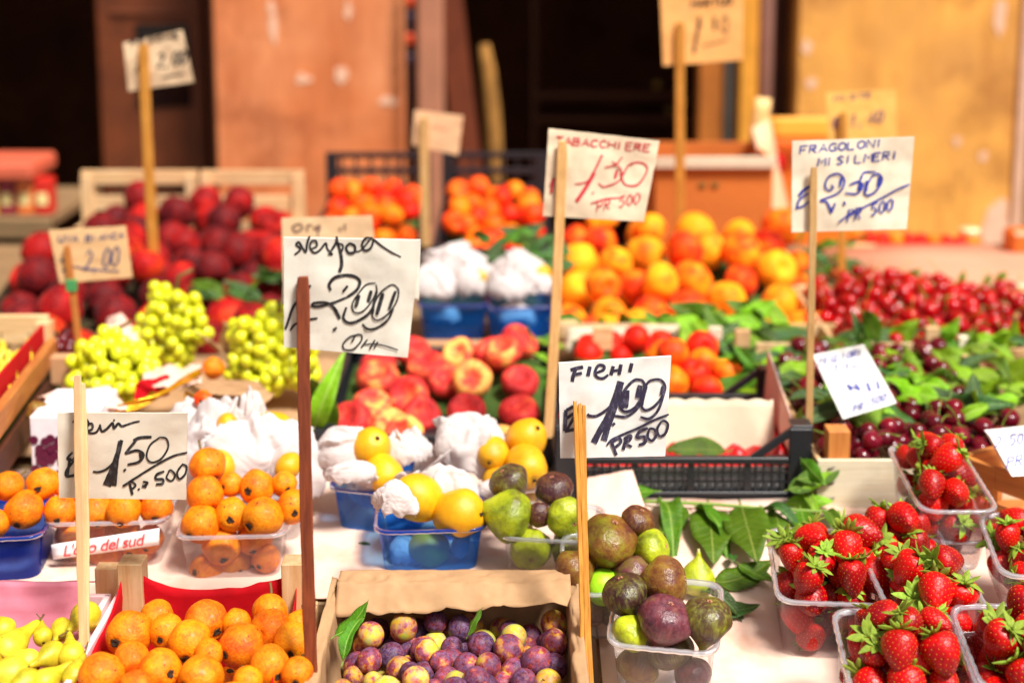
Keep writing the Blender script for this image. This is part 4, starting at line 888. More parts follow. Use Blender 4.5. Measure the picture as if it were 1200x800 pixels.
Mf = Matrix((ex, ey, ez)).transposed().to_4x4(); Mf.translation = bc + ez * .0012; fo.matrix_basis = Mf

# yellow fruit in blue punnets with white tissue
YG = 'yellow fruit wrapped in white tissue'
def yel(L, labs):
    for (q, lab) in zip(L, labs):
        c, r, d = q; ax = -(Vector((1, 0, 0)) * d[0] - UP * d[1] - FW * d[2]); o = put(K_YEL, c, r, ax, YG); o['label'] = lab; del o['_r']
def yp(M, l, h, P, off=.006, tilt=-.7, w=None):
    L = handp([p[:3] for p in P], M, w or .115, l, h, tilt, off, k=.86); return [(c, r * (.95 if p[2] > 24 else 1), p[3]) for (c, r), p in zip(L, P)]
t5, M5, w5 = punnet('blue punnet of yellow fruit in front of the plum box paper', (442, 622), (567, 618), 1.004, .09, .064, (BLUEF, BLUER), 'blue punnets')
yel(yp(M5, .09, .064, [(494, 584, 29, (-.6, -.4, .4)), (534, 600, 30, (.75, -.1, .5)), (503, 643, 21, (.95, .1, .05))]), ('yellow fruit lying behind another in the front blue punnet', 'yellow fruit with a dark eye in the front blue punnet', 'fruit seen greenish through the blue punnet wall'))
crumple(at(462, 591, 1.378), (.044, .026, .040), 2, label='crumpled white tissue wad in the front blue punnet', group='white tissue')
crumple(M5 @ Vector((.032, -.016, .028)), (.014, .012, .022), 4, label='white tissue showing blue through the punnet wall', group='white tissue')
crumple(M5 @ Vector((-.028, -.014, .022)), (.018, .012, .018), 14, label='tissue low inside the front blue punnet', group='white tissue')
crumple(M5 @ Vector((.02, .03, .075)), (.03, .02, .03), 5, label='white tissue fold behind the front blue punnet', group='white tissue', spiky=.5)
t4, M4, w4 = punnet('blue punnet of yellow fruit half hidden behind the front one', (386, 570), (480, 580), 1.005, .10, .07, (BLUEF, BLUER), 'blue punnets', w=.105)
yel(yp(M4, .10, .07, [(437, 531, 24, (.3, -.5, .6)), (446, 549, 22, (.5, .3, .7))], .02), ('upper yellow fruit nested in tissue in the hidden blue punnet', 'lower yellow fruit nested in tissue in the hidden blue punnet'))
ruffle(M4 @ Vector((0, 0, .045)), .042, .062, .05, 3, label='white tissue ruffled round the hidden blue punnet', group='white tissue', amp=.016)
crumple(at(412, 556, 1.515), (.036, .02, .022), 6, label='white tissue lip over the hidden blue punnet front', group='white tissue', amp=.2)
crumple(at(474, 528, 1.58), (.036, .028, .034), 16, label='white tissue peak behind two yellow fruit', group='white tissue', spiky=.6)
crumple(at(404, 527, 1.58), (.034, .028, .03), 19, label='white tissue crest at the corner of the hidden blue punnet', group='white tissue', spiky=.7)
t6, M6, w6 = punnet('clear punnet of yellow fruit before the flat peaches', (548, 580), (645, 570), 1.0, .10, .07)
yel(yp(M6, .10, .07, [(578, 532, 19, (-.2, .3, .9)), (617, 525, 25, (.4, -.5, .5)), (618, 540, 24, (.3, .4, .8)), (625, 566, 20, (.2, .4, .9)), (582, 562, 18, (.2, .4, .9))], .02), ('small yellow fruit with a dark eye beside standing tissue', 'yellow fruit topping the clear punnet by the crate', 'big yellow fruit leaning on the clear punnet rim', 'yellow fruit low in the clear punnet by the crate', 'yellow fruit under the small one with a dark eye'))
crumple(at(548, 523, 1.60), (.046, .03, .042), 7, label='standing white tissue with torn peaks before the flat peaches', group='white tissue', spiky=.7, amp=.35)
crumple(at(592, 572, 1.53), (.04, .02, .02), 8, label='white tissue fold between clear and blue punnets', group='white tissue')
# white tissue heap behind the loquat punnets
t8, M8, w8 = punnet('ribbed clear punnet under a heap of white tissue', (250, 590), (352, 590), 1.0, .12, .07)
for i, (px, py, Y, rd, sd_, sp) in enumerate(((300, 536, 1.58, (.075, .05, .055), 11, .7), (245, 540, 1.6, (.05, .04, .055), 12, .8), (335, 545, 1.58, (.042, .035, .05), 13, .9), (262, 500, 1.62, (.025, .02, .035), 15, 1.), (222, 520, 1.64, (.032, .03, .05), 17, .7), (295, 492, 1.64, (.02, .016, .042), 18, .5))):
    crumple(at(px, py, Y), rd, sd_, label=('broad white tissue heap in the ribbed punnet', 'white tissue peak beside the 1.50 sign', 'white tissue bulge beside the reddish stick', 'small white tissue tip above the heap', 'white tissue crest behind the 1.50 sign', 'tall thin white tissue point above the heap')[i], group='white tissue', spiky=sp, amp=.38)
yel([(at(318, 509, 1.60), .027, (.6, -.2, .5)), (at(258, 545, 1.53), .016, (.5, .6, .4)), (at(338, 546, 1.52), .014, (-.6, .6, .3)), (at(266, 496, 1.6), .012, (.3, .3, .5))], ('yellow fruit peeping from the top of the tissue heap', 'orange tip of fruit poking through the tissue heap', 'small fruit tip in the tissue by the reddish stick', 'tiny fruit tip high in the white tissue'))

# ---- black plastic crate with the red moulded tray
cy0, cy1 = 1.625, 1.86
cx0, cx1 = at(650, 560, cy0).x, at(951, 560, cy0).x
bc_ = plastic_crate('black plastic crate with an empty red moulded tray', cx0, cx1, cy0, cy1, TZ + .006, .088, dip=.42, cell=.0095, bar=.0024)
# the red tray: rows of round dimples
def rtray(u, v):
    x, y = lerp(cx0 + .012, cx1 - .012, u), lerp(cy0 + .012, cy1 - .012, v); b = abs(sin(u * pi * 11)) * abs(sin(v * pi * 7 + .9)) if 0 < v < 1 else abs(sin(u * pi * 11))
    return (x, y, TZ + .030 + .012 * b)
tag(MB().sheet(rtray, 110, 56, .0012).obj('moulded_tray', plain('red_moulded_plastic', lin(196, 8, 20), .35)), 'red moulded fruit tray in the black plastic crate', 'tray')
MB().box(((cx0 + cx1) / 2, cy0 + .0125, TZ + .026), (cx1 - cx0 - .06, .003, .03)).obj('white_tray_side', plain('white_tray', lin(236, 236, 240), .4), bc_, False)
wc = at(870, 470, cy1 - .02)
def wcard(u, v):
    x = lerp(at(700, 500, cy1).x, at(886, 500, cy1).x, u); return (x, cy0 + lerp(.088, .118, v) + .004 * sin(3 * u), TZ + lerp(.016, .086, v) + (.003 * abs(sin(u * 26)) if v > .95 else 0))
tag(MB().sheet(wcard, 60, 8, .0016).obj('white_card_wall', WHITECARD), 'cream card with scalloped edge standing across the black crate', 'card')
tag(MB().sheet(lambda u, v: (cx1 - .02 + .004 * v, lerp(cy0 + .03, cy1 - .02, u), lerp(TZ + .05, TZ + .125 - .04 * (1 - u), v)), 8, 6, .0012).obj('pink_card_side', PINKCARD), 'pinkish card inside the black crate by its corner post', 'card')
leaf(at(850, 528, 1.69), .075, (-1, .1, .0), (0, -.75, .65), 0, var=1)['label'] = 'dark green leaf lying in the black plastic crate'
for o in [o for o in C.objects if o.name.startswith('leaf') and '_r' in o and 'label' in o]: del o['_r']
# pink sheet leaning on its front
sheet_thing('pink_paper_sheet', 'pinkish card sheet leaning on the black crate', 'card', (at(688, 560, 1.60), at(741, 550, 1.60), at(762, 614, 1.53), at(672, 620, 1.53)), PINKCARD, amp=.002, seed=3)

# ---- pale wooden crate with dark cherries
kx0 = at(957, 560, 1.60).x; kx1 = at(1230, 560, 1.60).x; kz = TZ + .004
wk = thing('cherry_crate', 'pale wooden crate heaped with dark cherries', 'crate', ((kx0 + kx1) / 2, 1.8, kz))
zt_ = at(980, 538, 1.60).z
for z0, z1 in ((kz + .002, zt_),): plank('slat', (kx0, 1.6, (z0 + z1) / 2), (kx1, 1.6, (z0 + z1) / 2), .006, z1 - z0, WOOD_W, wk)
plank('slat', (kx0 + .003, 1.604, (kz + zt_) / 2), (kx0 + .003, 2.02, (kz + zt_) / 2), .006, zt_ - kz - .002, WOOD, wk); plank('slat', (kx0, 2.03, (kz + zt_) / 2 + .01), (kx1, 2.03, (kz + zt_) / 2 + .01), .006, zt_ - kz, WOOD, wk)
plank('post', (at(981, 520, 1.615).x, 1.617, kz), (at(981, 520, 1.615).x, 1.617, at(981, 501, 1.617).z), .026, .026, WOOD_O, wk, up=(0, 1, 0))
for y_ in (548, 566, 584):
    p = at(974, y_, 1.5965); MB().tube([p + Vector((-.004, -.0006, -.0015)), p + Vector((.004, -.0006, .0015))], .0009, 5).obj('staple', plain('staple_wire', lin(110, 100, 90), .3), wk)
MB().box(((kx0 + kx1) / 2, 1.81, kz + .006), (kx1 - kx0 - .01, .4, .006)).obj('base_board', WOOD, wk, False)
dctop = lambda x, y: lerp(zt_ + .012, 1.03, sat((y - 1.62) / .38)) + .008 * noise.noise(Vector((x * 12, y * 12, 0)))
objs = [put(K_DCHER, (x, y, z), r, (rnd.gauss(0, .7), rnd.gauss(0, .7), 1), 'dark cherries in the pale crate', (.5, rnd.uniform(.45, .6))) for x, y, z, r in see_cull(pile(210, .0128, rect(kx0 + .02, kx1 - .01, 1.628, 2.01), lambda x, y: dctop(x, y) - .034, dctop, 31, tries=26, sq=.92))]
def cherry_label(o, base):
    px, py = proj(o.matrix_basis.translation); return base
label_heap(objs, 'dark red cherry in the pale crate', '')
# red cherries behind
rx0 = .49; rz = TZ + .002
rk = wooden_crate('low wooden crate of bright red cherries', rx0, .95, 2.06, 2.42, rz, .055, WOOD, slat=.025, post_h=.005)
rtop = lambda x, y: lerp(1.012, 1.020, sat((y - 2.08) / .3)) + .022 * smooth(.62, .5, abs(x - .08)) * 0 + .03 * math.exp(-((x - .62) / .1) ** 2 - ((y - 2.3) / .16) ** 2) + .012 * math.exp(-((x - .9) / .1) ** 2)
objs = [put(K_CHER, (x, y, z), r, (rnd.gauss(0, .7), rnd.gauss(0, .7), 1), 'red cherries in the low crate', (.5, rnd.uniform(.46, .62))) for x, y, z, r in see_cull(pile(230, .0138, rect(rx0 + .02, .87, 2.08, 2.40), lambda x, y: rtop(x, y) - .034, rtop, 33, tries=26, sq=.92))]
objs += [put(K_CHER, at(px, py, 2.5), .0135, (0, 0, 1), 'red cherries in the low crate', (.5, .5)) for px, py in ((990, 330), (1006, 318), (1018, 324), (1000, 336), (1026, 328), (980, 322), (1012, 334))]
label_heap(objs, 'bright red cherry in the low crate', '')
tag(MB().sheet(lambda u, v: (lerp(.66, 1.2, u), 2.44 + .02 * v, lerp(.985, at(1100, 336, 2.44).z, v)), 20, 4, .002).obj('white_card_wall', WHITECARD), 'white card edge standing behind the red cherries', 'card')

# wooden box with hand hole at the picture edge
hb = thing('wooden_box', 'orange wooden box with a dark slot beside the strawberries', 'box', (.62, 1.56, TZ))
a, b = at(1128, 560, 1.50), at(1215, 640, 1.44); ba = Vector((a.x, a.y, TZ + .0)); 
def hbw(m, x0, x1, z0, z1, y0=0): m.box(((x0 + x1) / 2, 0, (z0 + z1) / 2), (x1 - x0, .008, z1 - z0), b=.001)
m = MB(); L_ = .2; hh = .075
for q in ((0, .045, 0, hh), (.085, L_, 0, hh), (.045, .085, 0, .03), (.045, .085, .048, hh)): hbw(m, *q)
dirv = Vector((.62, -.78, 0)).normalized(); org = onz(1125, 605, TZ + .008); o = m.obj('slotted_side', WOOD_O, hb, False, M=frame(org, dirv, (0, 0, 1)))
plank('side', org + Vector((.006, .004, hh / 2)), org + Vector((.26, .15, hh / 2)), .008, hh, WOOD_O, hb)
plank('base_board', org + dirv * .1 + Vector((.01, .02, .006)), org + dirv * .1 + Vector((.16, .12, .006)), .16, .005, WOOD_O, hb)
# ================================================================ rear heaps
def heap(kind, n, r, reg, floor_drop, top, seed, grp, lab, where, col, bed, axf=None, rj=.1, **kw):
    L = see_cull(pile(n, r, reg, lambda x, y: top(x, y) - floor_drop, top, seed, tries=30, sq=.92, rj=rj))
    objs = [put(kind, (x, y, z), q, axf() if axf else None, grp, col()) for x, y, z, q in L]; label_heap(objs, lab, where); return objs
def bedding(name, lab, reg, top, dz, mat, n=14):
    x0, x1, y0, y1 = reg
    tag(MB().sheet(lambda u, v: (lerp(x0, x1, u), lerp(y0, y1, v), top(lerp(x0, x1, u), lerp(y0, y1, v)) - dz), n, n, .01).obj(name, mat), lab, 'paper')
GREENP = paper_mat('green_paper', lin(70, 96, 40), .1, amt=.2)
# ---- flat peaches, centre
fr_ = (at(378, 500, 1.78).x, at(648, 500, 1.78).x, 1.745, 2.10)
ftop = lambda x, y: lerp(.988, 1.03, sat((y - 1.76) / .3)) + .012 * noise.noise(Vector((x * 9, y * 9, 3))) + .022 * math.exp(-((x - .0) / .06) ** 2 - ((y - 1.98) / .1) ** 2)
plastic_crate('black plastic crate of flat peaches behind the blue punnets', fr_[0] - .005, fr_[1] + .008, fr_[2] - .012, fr_[3] + .01, TZ + .006, .042, dip=.1)
bedding('packing_paper', 'dark green paper under the flat peaches', (fr_[0] + .01, fr_[1] - .01, fr_[2] + .01, fr_[3] - .02), ftop, .05, GREENP)
FA = lambda: (rnd.gauss(0, .3), rnd.gauss(-.75, .3), 1)
heap(K_FLAT, 110, .029, rect(fr_[0] + .028, fr_[1] - .028, fr_[2] + .025, fr_[3] - .03), .05, ftop, 41, 'flat peaches in the black crate', 'flat red peach', 'by the blue punnets', lambda: (rnd.choice((.36, .45, .5, .55, .6)), rnd.uniform(.46, .56)), None, FA)
# ---- yellow peaches, big heap
ytop = lambda x, y: lerp(1.0, 1.094, sat((y - 2.22) / .38)) - .05 * smooth(.15, .24, abs(x - .315)) - .05 * smooth(.43, .52, x) * (1 - sat((y - 2.2) / .2)) * 0 + .01 * noise.noise(Vector((x * 8, y * 8, 5)))
wooden_crate('low wooden crate under the heap of yellow peaches', .075, .56, 2.19, 2.66, TZ + .002, .055, WOOD, slat=.024, post_h=.0)
bedding('packing_paper', 'green paper under the yellow peaches', (.09, .54, 2.21, 2.64), ytop, .075, GREENP)
heap(K_YPEACH, 170, .0345, rect(.095, .535, 2.215, 2.63), .07, ytop, 43, 'yellow peaches in the big heap', 'yellow orange peach', 'in the big heap', lambda: (rnd.choice((.34, .42, .48, .52, .6)), rnd.uniform(.46, .58)), None)
# ---- red peaches, left
rtopp = lambda x, y: lerp(1.004, 1.088, sat((y - 2.24) / .52)) + .014 * noise.noise(Vector((x * 7, y * 7, 9)))
for k, (a, b, lab) in enumerate(((at(95, 220, 2.86).x, at(231, 220, 2.86).x, 'wooden crate behind the red peaches at the dark doorway'), (at(235, 220, 2.86).x, at(356, 220, 2.86).x, 'wooden crate behind the red peaches next to the black crates'))):
    zt = at(160, 205, 2.86).z; c_ = wooden_crate(lab, a, b, 2.66, 2.86, TZ + .002, .075, WOOD, slat=.03, post=.02, post_h=0, group='crates of red peaches')
    for x_ in (a + .012, b - .012): plank('end_post', (x_, 2.866, TZ + .004), (x_, 2.866, zt - .002), .018, .024, WOOD, c_, up=(1, 0, 0))
    plank('handle_rail', (a, 2.868, zt - .006), (b, 2.868, zt - .006), .012, .028, WOOD, c_); plank('rail', (a, 2.868, zt - .06), (b, 2.868, zt - .06), .008, .03, WOOD, c_)
bedding('packing_paper', 'dark paper under the red peaches', (-.92, -.36, 2.24, 2.80), rtopp, .07, paper_mat('dark_paper', lin(56, 44, 28), 0, amt=.2))
def rreg(g):
    while True:
        x, y = g.uniform(-1.02, -.33), g.uniform(2.22, 2.83); px, py = proj(Vector((x, y, rtopp(x, y))))
        if px > 338 or px < 118 - (py - 232) * 1.25: continue
        return x, y
heap(K_PEACH, 200, .0345, rreg, .075, rtopp, 47, 'red peaches by the wooden crates', 'dark red peach', 'in the left heap', lambda: (rnd.choice((.36, .48, .55, .6, .68)), rnd.uniform(.4, .56)), None)
# ---- apricots in two black crates at the back
for k, (pa, pb_, lab, wh) in enumerate(((363, 496, 'black plastic crate of apricots next to the wooden crate', 'in the crate by the pier'), (511, 645, 'black plastic crate of apricots behind the 1,50 sign', 'in the crate by the dark doorway'))):
    x0, x1 = at(pa, 250, 2.72).x, at(pb_, 250, 2.72).x
    plastic_crate(lab, x0, x1, 2.56, 2.97, .999, .044, dip=.05, group='black crates of apricots', cell=.016, bar=.004, handle=False, back_z=at(400, 179, 2.97).z)
    tag(MB().box(((x0 + x1) / 2, 2.765, .975), (x1 - x0 - .01, .4, .046)).obj('crate_underneath', CARD, smooth=False), ('flat cardboard box under the apricots next to the wooden crate', 'flat cardboard box under the apricots by the doorway')[k], 'box')
    atop = lambda x, y: lerp(1.03, 1.105, sat((y - 2.59) / .35)) + .008 * noise.noise(Vector((x * 9, y * 9, k)))
    bedding('packing_paper', ('green paper under the apricots by the pier', 'green paper under the apricots by the doorway')[k], (x0 + .02, x1 - .02, 2.58, 2.94), atop, .05, GREENP)
    heap(K_APRI, 110, .0235, rect(x0 + .03, x1 - .03, 2.585, 2.94), .05, atop, 51 + k, 'apricots in the black crates', 'orange apricot', wh, lambda: (rnd.choice((.35, .45, .55, .62, .7)), rnd.uniform(.46, .56)), None, rj=.12)
# ---- apricots behind the black tray crate
a0, a1 = at(775, 450, 1.98).x, at(868, 450, 1.98).x; ctop = lambda x, y: lerp(1.02, 1.04, sat((y - 1.9) / .2))
bedding('packing_paper', 'green paper under the apricots behind the empty tray', (a0 - .12, a1, 1.89, 2.16), ctop, .05, GREENP)
heap(K_APRI, 34, .025, rect(a0, a1 - .02, 1.91, 2.06), .05, ctop, 57, 'apricots behind the empty tray', 'orange apricot', 'behind the empty tray', lambda: (rnd.choice((.4, .5, .65)), .52), None)
heap(K_APRI, 9, .021, rect(at(668, 420, 2.1).x, at(780, 420, 2.1).x, 2.08, 2.16), .05, lambda x, y: 1.018, 58, 'red apricots above the fig sign', 'deep red apricot', 'above the FICHI sign', lambda: (.75, .5), None)

# ---- blue punnets with wrapped fruit, upper pair
for k, (fl, fr, lab) in enumerate((((490, 357), (571, 357), 'blue punnet of wrapped fruit beside the NESPOLA sign'), ((577, 362), (656, 358), 'blue punnet of wrapped fruit beside the thin sign stick'))):
    t, M, w = punnet(lab, fl, fr, 1.018, .10, .064, (BLUEF, BLUER), 'blue punnets', name='plastic_punnet')
    for j, (dx, dy, dz, rd, nm) in enumerate(((-.028, -.012, .085, (.04, .035, .034), 'wad'), (.026, .0, .085, (.036, .034, .034), 'wad'), (.0, .03, .105, (.05, .03, .036), 'peak'))):
        crumple(M @ Vector((dx, dy, dz)), rd, 20 + k * 5 + j, label=('white tissue ' + ('wad', 'bulge', 'peak')[j] + ' in the blue punnet beside the ' + ('NESPOLA sign', 'thin stick')[k]), group='white tissue', spiky=.6)
    crumple(M @ Vector((-.01, -.01, .035)), (.036, .034, .03), 40 + k, label='tissue inside the blue punnet beside the ' + ('NESPOLA sign', 'thin stick')[k], group='white tissue')
    o = put(K_YEL, M @ Vector((.036 - .05 * (k == 0) * 0, -.005 + .02 * k, .096)), .02, (.3, -.4, .6), YG); o['label'] = 'yellow fruit above the tissue beside the ' + ('NESPOLA sign', 'thin stick')[k]; del o['_r']
plank('card_ledge', at(478, 410, 2.2), at(662, 410, 2.2), .02, .028, CARD); tag(bpy.data.objects['card_ledge'], 'brown cardboard ledge before the upper blue punnets', 'ledge')
sheet_thing('paper_strip', 'whitish tray edge below the yellow peaches', 'card', (at(664, 384, 2.17), at(862, 378, 2.17), at(862, 408, 2.15), at(664, 412, 2.15)), WHITECARD, amp=.004, seed=6)

# ---- grapes
def grapes(lab, px, py, Y, rx, ry, rz, n, seed):
    c = at(px, py, Y); t = thing('grape_bunch', lab, 'grapes', c, group='green grape bunches'); g = random.Random(seed); L = []
    for _ in range(4000):
        d = Vector((g.gauss(0, 1), g.gauss(0, 1), g.gauss(0, 1))).normalized() * g.uniform(.55, 1) ** .5; p = Vector((d.x * rx, d.y * ry, d.z * rz)) * (1 + .42 * noise.noise(d * 1.6 + Vector((seed, 0, 0))))
        if all((p - q).length > .0148 for q in L): L.append(p)
        if len(L) >= n: break
    me = GRAPE
    for p in L:
        r = g.uniform(.0088, .0104); o = bpy.data.objects.new('berry', me); C.objects.link(o); o.parent = t; o.matrix_basis = Matrix.Translation(p) @ axis_rot((g.gauss(0, 1), g.gauss(0, 1), 1), 0) @ Matrix.Diagonal((r, r, r * 1.1, 1)); o.color = (.5, g.uniform(.46, .56), .5, 1)
    m = MB().tube([Vector((0, 0, -rz * .5)), Vector((0, .005, rz * .4)), Vector((.01, .01, rz + .012)), Vector((.03, .01, rz + .022))], [.004, .004, .003, .003], 6); m.obj('stem', STEMB, t, M=Matrix.Translation(c))
GRAPE = body(P_plum, 'berry', M_GRAPE, nu=16, nv=12, lump=.02, seed=3)
grapes('green grape bunch by the wooden crate of pears', 128, 436, 1.86, .055, .045, .046, 110, 1)
grapes('tall green grape bunch in front of the red peaches', 202, 383, 2.02, .042, .04, .062, 105, 2)
grapes('wide green grape bunch behind the NESPOLA sign', 318, 413, 1.92, .068, .045, .058, 140, 3)
gt = tag(MB().sheet(lambda u, v: (lerp(-.66, -.26, u), lerp(1.74, 2.12, v), TZ + .012 + .01 * v + .006 * noise.noise(Vector((u * 6, v * 6, 0)))), 30, 20, .002).obj('brown_paper', KRAFT), 'brown paper spread under the green grapes', 'paper')
sheet_thing('paper_sheet', 'pale pink paper corner below the grapes', 'paper', (at(44, 462, 1.70), at(128, 452, 1.74), at(150, 478, 1.66), at(80, 480, 1.64)), PINKCARD, amp=.006, seed=8)
sheet_thing('paper_sheet', 'brown paper fold curling between two grape bunches', 'paper', (at(224, 384, 1.98), at(262, 374, 1.98), at(290, 398, 1.9), at(262, 412, 1.88)), KRAFT, amp=.012, seed=9, curl=lambda u, v: .03 * sin(pi * u))
sheet_thing('paper_sheet', 'pale brown paper lying before the wide grape bunch', 'paper', (at(222, 446, 1.78), at(300, 446, 1.8), at(318, 462, 1.72), at(240, 462, 1.7)), KRAFT, amp=.004, seed=10)
sheet_thing('paper_sheet', 'small folded paper corner beside the tissue heap', 'paper', (at(298, 452, 1.72), at(322, 462, 1.72), at(306, 478, 1.66), at(288, 466, 1.66)), KRAFT, amp=.004, seed=12)
sheet_thing('paper_sheet', 'pale paper wedge beside the tall grape bunch', 'paper', (at(126, 372, 2.05), at(142, 366, 2.08), at(168, 402, 1.98), at(124, 400, 1.96)), PINKCARD, amp=.006, seed=13)
sheet_thing('paper_sheet', 'pinkish paper between the grape bunches', 'paper', (at(174, 430, 1.86), at(236, 425, 1.88), at(236, 452, 1.76), at(166, 446, 1.76)), PINKCARD, amp=.008, seed=14)
GOLD = plain('gold_foil', lin(226, 160, 24), .25); GOLD.node_tree.nodes['Principled BSDF'].inputs['Metallic'].default_value = .6
def ribbon(lab, pts, wd, mat, name='foil_ribbon'):
    P = interp([at(*p) for p in pts], 24); m = MB().sheet(lambda u, v: P[int(round(u * 24))] + Vector((0, .25, 1)).normalized() * (v - .5) * wd * (1 + .3 * sin(u * 9)) + Vector((0, -1, 0)) * .004 * sin(v * 6 + u * 11), 24, 6, .0006)
    return tag(m.obj(name, mat), lab, 'ribbon')
ribbon('gold foil ribbon twisting below the green grapes', ((136, 480, 1.66), (170, 470, 1.68), (196, 458, 1.70), (214, 446, 1.74), (236, 436, 1.8)), .009, GOLD)
ribbon('short gold foil ribbon beside the tissue heap', ((216, 462, 1.68), (234, 468, 1.67), (254, 472, 1.66), (272, 474, 1.66)), .008, GOLD)
ribbon('red and orange cloth strip under the grape bunches', ((158, 462, 1.74), (178, 452, 1.76), (198, 452, 1.78)), .022, REDT, 'cloth_strip')
o = put(K_LOQ, at(250, 431, 1.84), .015, None, None); o['label'] = 'single orange loquat lying between the green grapes'; del o['_r']
o = put(K_LOQ, at(238, 468, 1.64), .011, None, None, mat=M_APRI); o['label'] = 'small red fruit by the gold foil ribbon'; del o['_r']
# ---- wooden crate of yellow pears at the far left with the red rim
wl = thing('pear_crate', 'wooden crate of small yellow pears with a red lined rim', 'crate', (-.72, 1.75, TZ))
za = at(30, 370, 1.98).z
plank('back_board', (-1.1, 1.98, za - .02), (at(57, 380, 1.98).x, 1.98, za - .02), .012, .042, WOOD, wl); plank('back_board', (-1.1, 1.98, za - .075), (at(57, 380, 1.98).x, 1.98, za - .075), .01, .04, WOOD, wl)
plank('post', (at(52, 380, 1.965).x, 1.962, TZ), (at(52, 380, 1.965).x, 1.962, za - .003), .022, .022, WOOD, wl, up=(0, 1, 0))
A_, B_ = at(62, 408, 1.96), at(-12, 506, 1.50); plank('side_rail', A_, B_, .012, .03, WOOD_O, wl, up=(0, 0, 1)); dn = Vector((0, 0, -.05)); plank('side_board', A_ + dn, B_ + dn, .008, .035, WOOD_D, wl)
plank('red_lining', A_ + Vector((-.012, 0, .012)), B_ + Vector((-.012, 0, .012)), .004, .05, REDT, wl)
bedding('packing_paper', 'dark paper under the small yellow pears', (-1.0, -.64, 1.6, 1.94), lambda x, y: 1.06, .07, GREENP)
objs = []
for px, py, r in ((4, 421, 13), (26, 420, 13), (34, 416, 11), (10, 436, 14), (0, 446, 13), (22, 440, 12), (8, 462, 13), (-8, 430, 13), (30, 432, 11), (16, 452, 11), (-6, 470, 13), (-20, 455, 14)):
    v = at(px, py, 1.92 - (py - 415) * .0052); objs.append(put(K_PEAR, v, r * depth(v) / F, (rnd.gauss(0, .5), rnd.gauss(0, .5), 1), 'small yellow pears in the red rimmed crate', (.3, .54)))
label_heap(objs, 'small yellow pear in the red rimmed crate', '')
# ---- printed carton with grapes
ct = at(55, 520, 1.60); cb = thing('printed_carton', 'white carton printed with dark grapes beside the 1.50 sign', 'carton', (ct.x + .01, 1.63, TZ))
x0, x1 = at(36, 520, 1.6).x, at(112, 520, 1.6).x; zt = at(50, 488, 1.6).z
MB().box(((x0 + x1) / 2, 1.65, (TZ + .003 + zt) / 2), (x1 - x0, .1, zt - TZ - .003), b=.001).obj('carton_body', plain('carton_white', lin(238, 226, 230), .5), cb, False)
m = MB(); 
for k in range(24):
    px, py = 42 + (k % 5) * 8 + (k // 5 % 2) * 4 + rnd.uniform(-4, 4), 516 + (k // 5) * 9 + rnd.uniform(-4, 4); p = at(px, py, 1.5985)
    m.rings([[(p.x + cos(j * .5236) * .0052, p.y - .0002 * (k % 3), p.z + sin(j * .5236) * .0052) for j in range(12)], [(p.x + cos(j * .5236) * .0052, p.y + .0006, p.z + sin(j * .5236) * .0052) for j in range(12)]], cap0=True)
m.obj('grape_print', plain('grape_print', lin(92, 20, 50), .4), cb, False)
o = put(K_LOQ, at(44, 483, 1.64), .014, None, None, mat=M_FIGB); o['label'] = 'brown fruit resting on the printed carton'; del o['_r']
dg_ = []
for i, (px, py, Y) in enumerate(((66, 402, 2.0), (74, 398, 2.02), (82, 404, 2.0), (70, 408, 1.98), (80, 410, 1.97), (62, 396, 2.03), (78, 392, 2.04))):
    o = put(K_DCHER, at(px, py, Y), .0115, None, 'dark grapes behind the grape bunch', (.5, .5)); dg_.append(o); o.name = 'dark_grape'; o['category'] = 'grape'
label_heap(dg_, 'dark grape behind the green bunch', '')
tag(MB().box(at(86, 432, 1.9), (.06, .02, .04), b=.002).obj('card_box', CARD, smooth=False), 'small brown card box beside the green grapes', 'box')

# ---- boxes behind on the right
cbx = thing('cardboard_box', 'brown cardboard box with a whitish rim behind the peaches', 'box', at(840, 240, 2.78)); x0, x1 = at(768, 200, 2.76).x, at(905, 200, 2.76).x; z1 = at(840, 186, 2.76).z
FACE = matte('orange_brown_card', lin(206, 112, 44), .7, 12, .08)
plank('front_side', (x0, 2.76, (z1 + TZ) / 2), (x1, 2.76, (z1 + TZ) / 2), .006, z1 - TZ - .004, FACE, cbx); plank('back_side', (x0, 3.0, (z1 + TZ) / 2), (x1, 3.0, (z1 + TZ) / 2), .006, z1 - TZ - .01, FACE, cbx)
for x_ in (x0, x1): plank('end_side', (x_, 2.764, (z1 + TZ) / 2), (x_, 2.996, (z1 + TZ) / 2), .006, z1 - TZ - .006, FACE, cbx)
plank('folded_rim', (x0 - .004, 2.752, z1 - .006), (x1 + .004, 2.752, z1 - .006), .016, .02, WHITECARD, cbx)
for q in ((823, 217), (838, 217)): p = at(*q, 2.755); MB().box(p, (.014, .003, .008), b=.001).obj('printed_mark', plain('green_print', lin(110, 90, 30)), cbx, False)
ob = thing('orange_crate', 'orange carton with flaps standing by the yellow pier', 'carton', at(930, 240, 3.0)); ORC = matte('orange_card', lin(240, 120, 30), .6, 12, .1)
def face(name, q, mat, th=.008): 
    a, b, c, d = [at(*p) for p in q]; return sheet_part(name, (a, b, c, d), mat, ob, th)
def sheet_part(name, cs, mat, parent, th=.006):
    a, b, c, d = cs; return MB().sheet(lambda u, v: a.lerp(b, u).lerp(d.lerp(c, u), v), 4, 4, th).obj(name, mat, parent)
face('back_side', ((880, 140, 3.1), (1000, 140, 3.1), (1000, 330, 3.1), (905, 330, 3.1)), ORC); face('top_rail', ((893, 137, 3.06), (985, 137, 3.06), (985, 162, 3.06), (893, 162, 3.06)), matte('yellow_card', lin(250, 170, 60), .6, 12, .06))
